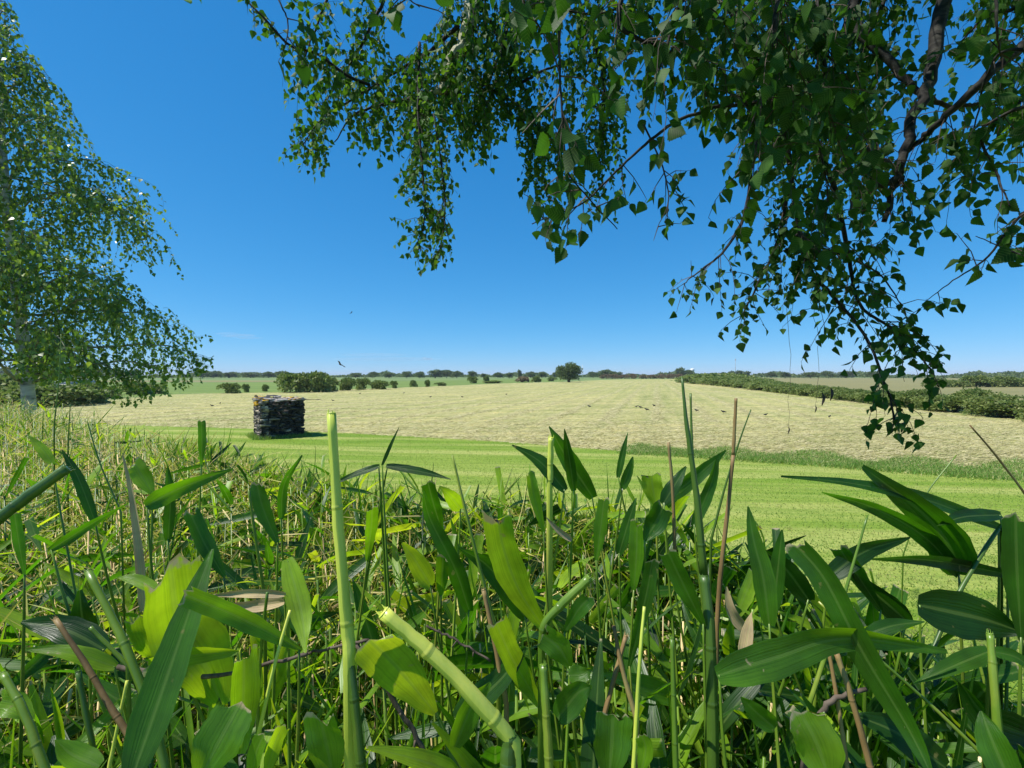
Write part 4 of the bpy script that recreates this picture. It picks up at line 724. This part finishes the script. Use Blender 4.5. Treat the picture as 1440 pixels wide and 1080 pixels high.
# ---- prominent leaves: points tip -> base, (px,py), depth tip, depth base, width px, cut?, tone, material, facing tilt
def ribbon(mb, pts, wmax, cut, rnd, fold=.14, rows=18, tilt=0., roll=0., ragged=True, seed=0):
    rg = np.random.RandomState(seed); C = smooth_pts(pts[::-1], rows); T = np.gradient(C, axis=0); T /= np.linalg.norm(T, axis=1)[:, None]
    V = []; UV = []; cols = 7
    for i in range(rows):
        t = i / (rows - 1); tc = nrm(CAM - C[i]); Nn = nrm(tc - T[i] * (tc @ T[i])); S = np.cross(T[i], Nn)
        a = tilt + roll * (t - .5); S2 = S * math.cos(a) + Nn * math.sin(a); N2 = np.cross(S2, T[i])
        w = wmax * (cutp(t) if cut else lance(t)) * .5 * (1 + .03 * math.sin(i * 1.7 + seed))
        for j in range(cols):
            u = -1 + 2 * j / (cols - 1); jag = rg.normal() * .09 * wmax + (.14 * wmax * math.sin(u * 3 + seed)) if cut and i == rows - 1 else 0
            wav = (.05 * math.sin(t * 9 + seed + u * 2) + .05 * math.sin(t * 4 + seed * 2.3) * u) * wmax * abs(u)
            V.append(C[i] + S2 * u * w + N2 * (abs(u) ** 1.3 * w * fold * 2 + wav) + T[i] * jag); UV.append((j / (cols - 1), t if cut else t * .93))
    f = [(i * cols + j, i * cols + j + 1, (i + 1) * cols + j + 1, (i + 1) * cols + j) for i in range(rows - 1) for j in range(cols - 1)]
    mb.add(V, f, UV, None, rnd)
HL = [
 # pts, depth tip, depth base, width px, cut, tone, mat, tilt
 ([(240, 806), (252, 880), (290, 940), (312, 992)], .42, .44, 78, 1, .78, 'bleaf', .3), ([(260, 836), (340, 870), (424, 915)], .36, .40, 26, 1, .55, 'bleaf', .2),
 ([(299, 772), (270, 850), (232, 960), (187, 1090)], .42, .33, 46, 0, .42, 'bleaf', -.3), ([(204, 938), (270, 922), (336, 917)], .40, .42, 24, 1, .80, 'bscar', .4),
 ([(36, 913), (100, 918), (163, 938)], .40, .42, 22, 0, .85, 'bscar', .3), ([(206, 866), (215, 895), (222, 925)], .42, .42, 50, 1, .75, 'bleaf', -.4),
 ([(343, 921), (342, 985), (339, 1060)], .38, .37, 38, 1, .66, 'bleaf', .5), ([(335, 995), (310, 1040), (278, 1100)], .35, .33, 62, 1, .62, 'bleaf', .2),
 ([(430, 918), (424, 860), (404, 786)], .43, .48, 30, 0, .95, 'bleaf', .3), ([(521, 901), (560, 940), (612, 1003)], .40, .44, 56, 1, .92, 'bleaf', .25),
 ([(697, 874), (722, 930), (763, 998)], .42, .45, 31, 1, .78, 'bleaf', .3), ([(700, 724), (708, 770), (730, 830), (768, 888)], .44, .48, 43, 1, .80, 'bleaf', .2),
 ([(523, 714), (522, 740), (516, 790)], .52, .55, 17, 1, .5, 'bleaf', .3), ([(602, 679), (610, 710), (622, 748)], .56, .6, 21, 1, .22, 'bleaf', .2),
 ([(618, 684), (635, 700), (648, 716)], .56, .6, 22, 0, .75, 'bleaf', .1), ([(623, 782), (622, 808), (620, 838)], .5, .52, 18, 1, .5, 'bleaf', .3), ([(566, 763), (585, 790), (606, 824)], .5, .52, 27, 0, .85, 'bleaf', .2),
 ([(634, 674), (590, 663), (543, 655)], .62, .62, 11, 0, .15, 'bleaf', .5), ([(468, 681), (500, 667), (534, 655)], .62, .62, 9, 0, .15, 'bleaf', .5), ([(561, 601), (550, 625), (537, 655)], .62, .62, 5, 0, .1, 'bleaf', .2),
 ([(772, 600), (795, 640), (834, 700)], .62, .66, 26, 0, .22, 'bleaf', .2), ([(794, 603), (800, 640), (807, 690)], .60, .62, 15, 0, .28, 'bleaf', .2), ([(720, 626), (760, 650), (795, 690)], .62, .62, 20, 0, .2, 'bleaf', .3),
 ([(883, 608), (876, 638), (869, 672)], .7, .7, 9, 0, .35, 'bleaf', .2), ([(890, 642), (884, 662), (875, 688)], .7, .7, 13, 0, .4, 'bleaf', .2), ([(916, 667), (918, 685), (923, 712)], .7, .7, 28, 1, 1.0, 'bleaf', .1),
 ([(1021, 633), (985, 665), (930, 708)], .66, .66, 21, 0, .35, 'bleaf', .2), ([(965, 656), (950, 680), (933, 708)], .64, .64, 20, 0, .18, 'bleaf', .3), ([(932, 713), (922, 735), (906, 760)], .6, .6, 30, 1, .3, 'bleaf', .1),
 ([(896, 735), (895, 780), (891, 832)], .52, .52, 21, 1, .62, 'bleaf', .3), ([(1052, 712), (1060, 760), (1073, 812), (1082, 880)], .46, .44, 27, 0, .45, 'bleaf', .3), ([(939, 775), (960, 820), (990, 880)], .48, .48, 26, 1, .45, 'bleaf', .2), ([(917, 789), (908, 840), (884, 941)], .46, .46, 20, 1, .35, 'bleaf', .2),
 ([(1213, 656), (1290, 715), (1330, 760), (1349, 808)], .52, .55, 52, 0, .22, 'bleaf', .1), ([(1098, 670), (1200, 680), (1300, 702), (1408, 742)], .50, .55, 18, 0, .22, 'bleaf', .4), ([(1156, 692), (1230, 715), (1300, 755), (1349, 808)], .50, .55, 24, 0, .25, 'bleaf', .2),
 ([(1280, 756), (1215, 776), (1163, 812)], .5, .5, 26, 0, .08, 'bleaf', .3), ([(1215, 786), (1310, 788), (1420, 808)], .5, .55, 16, 0, .05, 'bleaf', .5), ([(1318, 740), (1355, 727), (1408, 724)], .52, .55, 18, 0, .15, 'bleaf', .4),
 ([(1197, 806), (1235, 838), (1276, 874)], .5, .52, 30, 0, .02, 'bleaf', .2), ([(1428, 726), (1430, 800), (1436, 900)], .42, .42, 32, 1, .3, 'bleaf', .2), ([(1118, 765), (1160, 815), (1212, 915), (1275, 1020), (1310, 1090)], .42, .36, 36, 1, .38, 'bleaf', .2),
 ([(1332, 916), (1190, 898), (1090, 925), (1008, 950)], .40, .38, 46, 0, .50, 'bscar', .3), ([(1300, 874), (1255, 880), (1216, 894)], .42, .42, 20, 0, .3, 'bleaf', .2), ([(1284, 962), (1345, 935), (1391, 916)], .40, .41, 24, 0, .4, 'bleaf', .3), ([(1460, 950), (1430, 925), (1391, 915)], .40, .41, 16, 0, .4, 'bleaf', .3),
 ([(1128, 1006), (1150, 1050), (1170, 1110)], .36, .35, 58, 1, .78, 'bleaf', .2), ([(1042, 980), (1062, 1000), (1090, 1024)], .4, .4, 27, 0, .4, 'bleaf', .2), ([(862, 1003), (860, 1045), (856, 1100)], .37, .36, 52, 1, .5, 'bleaf', .2),
 ([(763, 893), (785, 910), (802, 938)], .42, .42, 34, 1, .6, 'bleaf', .1), ([(832, 965), (812, 975), (784, 1010)], .4, .4, 36, 0, .4, 'bleaf', .2), ([(903, 1034), (908, 1055), (900, 1090)], .38, .38, 22, 1, .75, 'bleaf', .2), ([(832, 940), (818, 948), (800, 950)], .41, .41, 24, 0, .6, 'bleaf', .1),
 ([(87, 632), (110, 672), (134, 735)], .55, .55, 14, 0, .2, 'bleaf', .2), ([(283, 591), (284, 620), (283, 655)], .75, .75, 10, 1, .35, 'bleaf', .2),
 ([(40, 612), (58, 630), (74, 652)], .75, .75, 13, 0, .95, 'bleaf', .2), ([(328, 659), (250, 688), (205, 712)], .55, .52, 25, 0, .42, 'bleaf', .2), ([(190, 652), (200, 670), (215, 695)], .6, .6, 24, 1, .8, 'bleaf', .2), ([(182, 706), (120, 742), (70, 774)], .5, .48, 13, 0, .35, 'bleaf', .3),
 ([(361, 680), (370, 715), (391, 765)], .52, .52, 21, 1, .4, 'bleaf', .3), ([(267, 720), (288, 765), (316, 812)], .48, .48, 22, 1, .35, 'bleaf', .3), ([(1072, 772), (1105, 800), (1138, 845)], .52, .52, 30, 0, .06, 'bleaf', .2),
 ([(30, 875), (90, 885), (148, 914)], .46, .46, 38, 0, .1, 'bleaf', .2), ([(112, 830), (116, 870), (126, 912)], .48, .48, 30, 0, .05, 'bleaf', .2), ([(165, 812), (190, 815), (223, 830)], .46, .46, 16, 0, .9, 'bleaf', .2),
 ([(1380, 1000), (1395, 1040), (1420, 1100)], .38, .36, 40, 0, .45, 'bleaf', .1), ([(1440, 890), (1380, 870), (1290, 850)], .46, .5, 60, 0, .04, 'bleaf', .2), ([(1350, 960), (1390, 1010), (1460, 1040)], .42, .42, 46, 0, .1, 'bleaf', .2), ([(1200, 1005), (1260, 1030), (1330, 1080)], .42, .4, 40, 0, .12, 'bleaf', .3),
 ([(0, 985), (20, 990), (48, 1010)], .40, .40, 30, 1, .85, 'bleaf', .3), ([(78, 1040), (100, 1060), (140, 1078)], .36, .36, 30, 0, .7, 'bleaf', .3), ([(370, 1035), (360, 1060), (352, 1100)], .34, .34, 22, 1, .7, 'bleaf', .5), ([(398, 1020), (385, 1050), (372, 1100)], .34, .34, 20, 1, .8, 'bleaf', .3),
 ([(450, 1010), (460, 1050), (470, 1100)], .36, .36, 46, 1, .6, 'bscar', .2), ([(595, 690), (605, 730), (640, 800), (660, 860)], .52, .55, 24, 0, .25, 'bleaf', .2), ([(645, 770), (690, 800), (740, 870)], .48, .5, 26, 0, .2, 'bleaf', .2), ([(830, 840), (815, 855), (793, 890)], .46, .46, 22, 1, .4, 'bleaf', .2), ([(740, 910), (700, 960), (640, 1010)], .44, .44, 34, 0, .2, 'bleaf', .3),
 ([(690, 960), (665, 990), (640, 1050)], .40, .40, 30, 0, .5, 'bleaf', .3), ([(895, 640 + 60), (885, 730), (870, 780)], .6, .6, 16, 0, .3, 'bleaf', .2), ([(1010, 640), (1000, 680), (975, 740)], .6, .6, 16, 0, .35, 'bleaf', .3), ([(850, 700), (845, 740), (838, 790)], .58, .58, 18, 1, .55, 'bleaf', .3), ([(745, 665), (752, 700), (765, 750)], .6, .6, 15, 1, .7, 'bleaf', .3), ([(1100, 745), (1095, 790), (1088, 860)], .5, .5, 20, 0, .3, 'bleaf', .3),
 ([(20, 720), (26, 760), (35, 810)], .5, .5, 12, 1, .3, 'bleaf', .3), ([(236, 655), (240, 700), (236, 760)], .55, .55, 14, 0, .3, 'bleaf', .3), ([(425, 640), (400, 680), (395, 730)], .6, .6, 12, 0, .3, 'bleaf', .3), ([(1180, 770), (1200, 800), (1240, 860)], .5, .5, 24, 1, .3, 'bleaf', .2)]
hstem = MB()
for i, (pp, d0, d1, wp, cut, tone, mt, tilt) in enumerate(HL):
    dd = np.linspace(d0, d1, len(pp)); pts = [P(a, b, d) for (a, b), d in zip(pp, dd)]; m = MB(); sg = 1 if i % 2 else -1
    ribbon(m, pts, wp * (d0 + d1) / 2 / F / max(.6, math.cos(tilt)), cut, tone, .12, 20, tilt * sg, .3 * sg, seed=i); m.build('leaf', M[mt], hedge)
    if pp[-1][1] < 960:
        B_ = pts[-1]; m = MB(); lean = np.array([rs.normal() * .05, rs.normal() * .04, 0]); ps = smooth_pts([B_ + (pts[-2] - B_) * .04, B_ + lean * .2 + [0, 0, -.09], B_ + lean + [0, 0, -.4]], 8); tube(hstem, ps, [.0009, .0016, .0021], 7, rs.rand())
tag(hstem.build('leaf_stalks', M['cane'], hedge), kind='stuff')
DL = [([(293, 838), (345, 834), (402, 836)], .46, .46, 12, 0), ([(296, 850), (350, 852), (400, 846)], .47, .47, 16, 0), ([(173, 640), (186, 700), (197, 790), (200, 860)], .5, .5, 11, 0), ([(1022, 825), (1030, 860), (1050, 890)], .5, .5, 16, 0), ([(1058, 860), (1052, 890), (1046, 930)], .46, .46, 18, 0), ([(768, 727), (785, 745), (804, 760)], .55, .55, 9, 0)]
for i, (pp, d0, d1, wp, cut) in enumerate(DL):
    m = MB(); ribbon(m, [P(a, b, d0) for a, b in pp], wp * d0 / F, cut, .7, .2, 14, .3, .5, seed=i + 200); tag(m.build('leaf', M['dryleaf'], hedge), 'dry tan leaf')
# canes: points top -> bottom, depth top/bottom, width px top/bottom, material, [tube open at top]
HC = [([(466, 582), (472, 680), (479, 780), (488, 880), (492, 925)], .42, .40, 12, 19, 'palecane'), ([(492, 925), (500, 1000), (512, 1120)], .40, .38, 12, 14, 'darkcane'),
 ([(959, 530), (966, 600), (980, 700), (990, 810)], .52, .50, 3, 12, 'darkcane'), ([(990, 810), (999, 900), (1004, 1110)], .50, .46, 13, 17, 'darkcane'), ([(971, 553), (973, 620), (978, 700)], .54, .53, 3, 4, 'darkcane'),
 ([(1035, 560), (1033, 600), (1031, 640)], .55, .55, 4, 5, 'brown_cane'), ([(1031, 640), (1023, 720), (1014, 800), (1008, 880)], .55, .54, 5, 7, 'brown_cane'), ([(940, 622), (946, 690), (949, 780)], .6, .6, 4, 5, 'brown_cane'),
 ([(1392, 892), (1398, 960), (1408, 1110)], .40, .38, 8, 12, 'cane'), ([(124, 804), (158, 870), (185, 930), (215, 1010), (236, 1100)], .40, .36, 9, 14, 'cane'), ([(78, 871), (118, 930), (150, 985), (186, 1042)], .40, .38, 6, 9, 'brown_cane'), ([(127, 882), (180, 936)], .42, .42, 5, 6, 'cane'),
 ([(4, 948), (35, 1005), (70, 1100)], .38, .36, 9, 12, 'cane'), ([(408, 858), (385, 940), (348, 1100)], .40, .37, 4, 6, 'palecane'), ([(376, 833), (367, 915), (362, 1000)], .42, .42, 4, 5, 'cane'), ([(179, 957), (149, 1100)], .40, .38, 4, 5, 'palecane'), ([(110, 945), (120, 1000), (132, 1060), (136, 1110)], .38, .37, 7, 8, 'darkcane'),
 ([(540, 862), (590, 905), (650, 962), (722, 1042)], .32, .32, 18, 23, 'palecane'), ([(716, 1035), (712, 1120)], .32, .31, 21, 22, 'darkcane'), ([(764, 936), (768, 1000), (774, 1110)], .40, .38, 11, 13, 'cane'), ([(906, 853), (900, 927), (890, 1100)], .42, .40, 4, 7, 'palecane'), ([(945, 898), (951, 1100)], .40, .38, 6, 9, 'cane'),
 ([(829, 813), (800, 840), (768, 874), (762, 900)], .43, .43, 12, 11, 'cane'), ([(94, 659), (50, 690), (0, 728), (-60, 770)], .46, .42, 14, 17, 'darkcane'), ([(1151, 846), (1215, 908), (1317, 999), (1420, 1100)], .44, .38, 3, 6, 'cane'), ([(1220, 724), (1195, 810), (1168, 900), (1138, 990)], .46, .44, 2.5, 7, 'cane'),
 ([(1176, 918), (1200, 990), (1232, 1110)], .40, .38, 7, 9, 'brown_cane'), ([(1165, 912), (1180, 1000), (1196, 1110)], .41, .39, 5, 6, 'brown_cane'), ([(1364, 598), (1400, 640), (1445, 700), (1480, 760)], .5, .5, 2, 4, 'brown_cane'), ([(1300, 940), (1340, 850), (1380, 780), (1408, 738)], .5, .55, 6, 5, 'darkcane'), ([(1056, 576), (1040, 620), (1018, 690), (1000, 760)], .56, .56, 1.5, 4, 'darkcane'),
 ([(775, 616), (774, 650), (773, 690)], .62, .62, 8, 9, 'palecane'), ([(636, 640), (655, 720), (680, 820), (700, 900)], .48, .46, 3, 7, 'cane'), ([(680, 830), (695, 900), (712, 990)], .46, .44, 6, 8, 'brown_cane'), ([(86, 470), (83, 530), (76, 600)], 1.5, 1.5, 1, 1.8, 'cane'), ([(99, 568), (97, 600), (95, 650)], 1.4, 1.4, 1, 2, 'cane'), ([(863, 880), (875, 940), (895, 1010)], .44, .42, 5, 8, 'brown_cane'), ([(880, 895), (862, 960), (846, 1020)], .45, .43, 6, 7, 'brown_cane'),
 ([(1345, 640), (1300, 700), (1270, 780)], .6, .6, 1.5, 2, 'cane'), ([(350, 690), (360, 760), (372, 840)], .5, .5, 3, 5, 'cane'), ([(122, 590), (140, 650), (170, 720)], .7, .7, 1.5, 2.5, 'cane')]
ci = 0
for pp, d0, d1, w0, w1, mt in HC:
    n = len(pp); dd = np.linspace(d0, d1, n); W3 = smooth_pts([P(a, b, d) for (a, b), d in zip(pp, dd)], 16)
    if ci not in (2, 4, 5, 7): W3 = np.vstack([W3, W3[-1] + (W3[-1] - W3[-3]) * .5 + np.array([0, 0, -.25])])
    r = np.linspace(w0 * d0 / F / 2, w1 * d1 / F / 2, len(W3)); r = r * (1 + .05 * np.cos(np.arange(len(W3)) * 1.1))
    W3[1:-1] += rs.normal(size=(len(W3) - 2, 3)) * r[1:-1, None] * .04; m = MB(); tube(m, W3, r, 14)
    if w1 > 8:
        for q in (5 + ci % 4, 11 + ci % 3):
            t_ = nrm(W3[q + 1] - W3[q]); c_ = W3[q]; tube(m, [c_ - t_ * r[q] * .5, c_ - t_ * r[q] * .15, c_, c_ + t_ * r[q] * .2, c_ + t_ * r[q] * .6], r[q] * np.array([1.0, 1.05, 1.10, 1.05, 1.0]), 14, .25, False)
    if w0 > 5: # papery cut rim
        a = W3[0]; t = nrm(W3[0] - W3[1]); tube(m, [a + t * .0002, a + t * .0010], [r[0] * 1.03, r[0] * .9], 12, .98)
        e1 = nrm(np.cross(t, [0, 0.3, 1])); e2 = np.cross(t, e1)
        for q in range(9):
            th = q * .7 + rs.rand(); b0 = a + (e1 * math.cos(th) + e2 * math.sin(th)) * r[0] * .85; tube(m, [b0 - t * .001, b0 + t * rs.uniform(.001, .0045) + rs.normal(size=3) * .0006], [r[0] * .2, r[0] * .05], 4, .98, False)
    m.build('cane', M[mt], hedge); ci += 1
# paired sheath/fold at the big diagonal cane top, and dead twigs
for pp, d, w0, w1 in (([(152, 936), (200, 944), (239, 948), (299, 951), (350, 940), (388, 930), (432, 920)], .43, 7, 4), ([(400, 927), (460, 912), (519, 900)], .45, 3, 4), ([(501, 906), (534, 951), (560, 995), (585, 1035), (612, 1090)], .45, 5, 7), ([(1219, 969), (1172, 984), (1146, 1025), (1130, 1085)], .40, 5, 9), ([(600, 880), (640, 900), (690, 930)], .46, 3, 3)):
    W3 = smooth_pts([P(a, b, d) for a, b in pp], 18); W3[1:-1] += rs.normal(size=(16, 3)) * .0007; r = np.linspace(w0, w1, 18) * d / F / 2 * (1 + .22 * rs.rand(18)); m = MB(); tube(m, W3, r, 7)
    for q in (4, 9, 13): tube(m, [W3[q], W3[q] + rs.normal(size=3) * .003], [r[q] * .9, r[q] * .5], 5)
    m.build('dead_twig', M['twig'], hedge)
# =================================================================== haze
hm, nt, nn, L = newmat('haze'); hv = N(nt, 'ShaderNodeVolumePrincipled'); hv.inputs['Density'].default_value = .0002; hv.inputs['Color'].default_value = (.82, .9, 1, 1); hv.inputs['Anisotropy'].default_value = 0
ho = N(nt, 'ShaderNodeOutputMaterial'); L.new(hv.outputs[0], ho.inputs['Volume'])
hb = MB(); HX, HY0, HY1 = 3010, -1510, 4010
hb.add([(a * HX, HY0 if b_ < 0 else HY1, 19 if d > 0 else -1) for d in (-1, 1) for a, b_ in ((-1, -1), (1, -1), (1, 1), (-1, 1))], [(0, 3, 2, 1), (4, 5, 6, 7), (0, 1, 5, 4), (1, 2, 6, 5), (2, 3, 7, 6), (3, 0, 4, 7)])
tag(hb.build('haze', hm, smooth=False), 'thin summer haze over the fields', 'haze', kind='stuff')
# =================================================================== clouds
def cloud(px, py, d, blobs, dens, label):
    m, nt, nn, L = newmat('cloud_vapour'); v = N(nt, 'ShaderNodeVolumePrincipled'); v.inputs['Density'].default_value = dens; v.inputs['Color'].default_value = (.98, .98, 1, 1); v.inputs['Anisotropy'].default_value = .3
    o_ = N(nt, 'ShaderNodeOutputMaterial'); L.new(v.outputs[0], o_.inputs['Volume']); mb = MB(); c = P(px, py, d); k = d / F
    for bx_, by_, rx, rz in blobs:
        a = np.linspace(0, math.pi, 9); W3 = np.stack([c[0] + (bx_ - rx * np.cos(a)) * k, np.full(9, c[1]), np.full(9, c[2] + by_ * k)], -1); n0 = len(mb.v); tube(mb, W3, np.maximum(np.sin(a) * rz * k, .5), 12)
    o = mb.build('cloud', m); tag(o, label, 'cloud')
cloud(601, 505, 5200, [(0, 0, 8, 1.8), (-4, 1.2, 4, 1.5), (3, 1, 5, 1.2)], .016, 'tiny bright white puff of cloud low in the sky over the field')
cloud(335, 472, 5200, [(0, 0, 26, 3), (14, -3, 22, 2), (-16, 3, 18, 2)], .005, 'faint thin wisp of cloud low in the sky above the stone stack')
cloud(545, 505, 5600, [(0, 0, 80, 3.5), (-20, 6, 50, 3)], .0028, 'long barely visible streak of cloud just over the skyline')
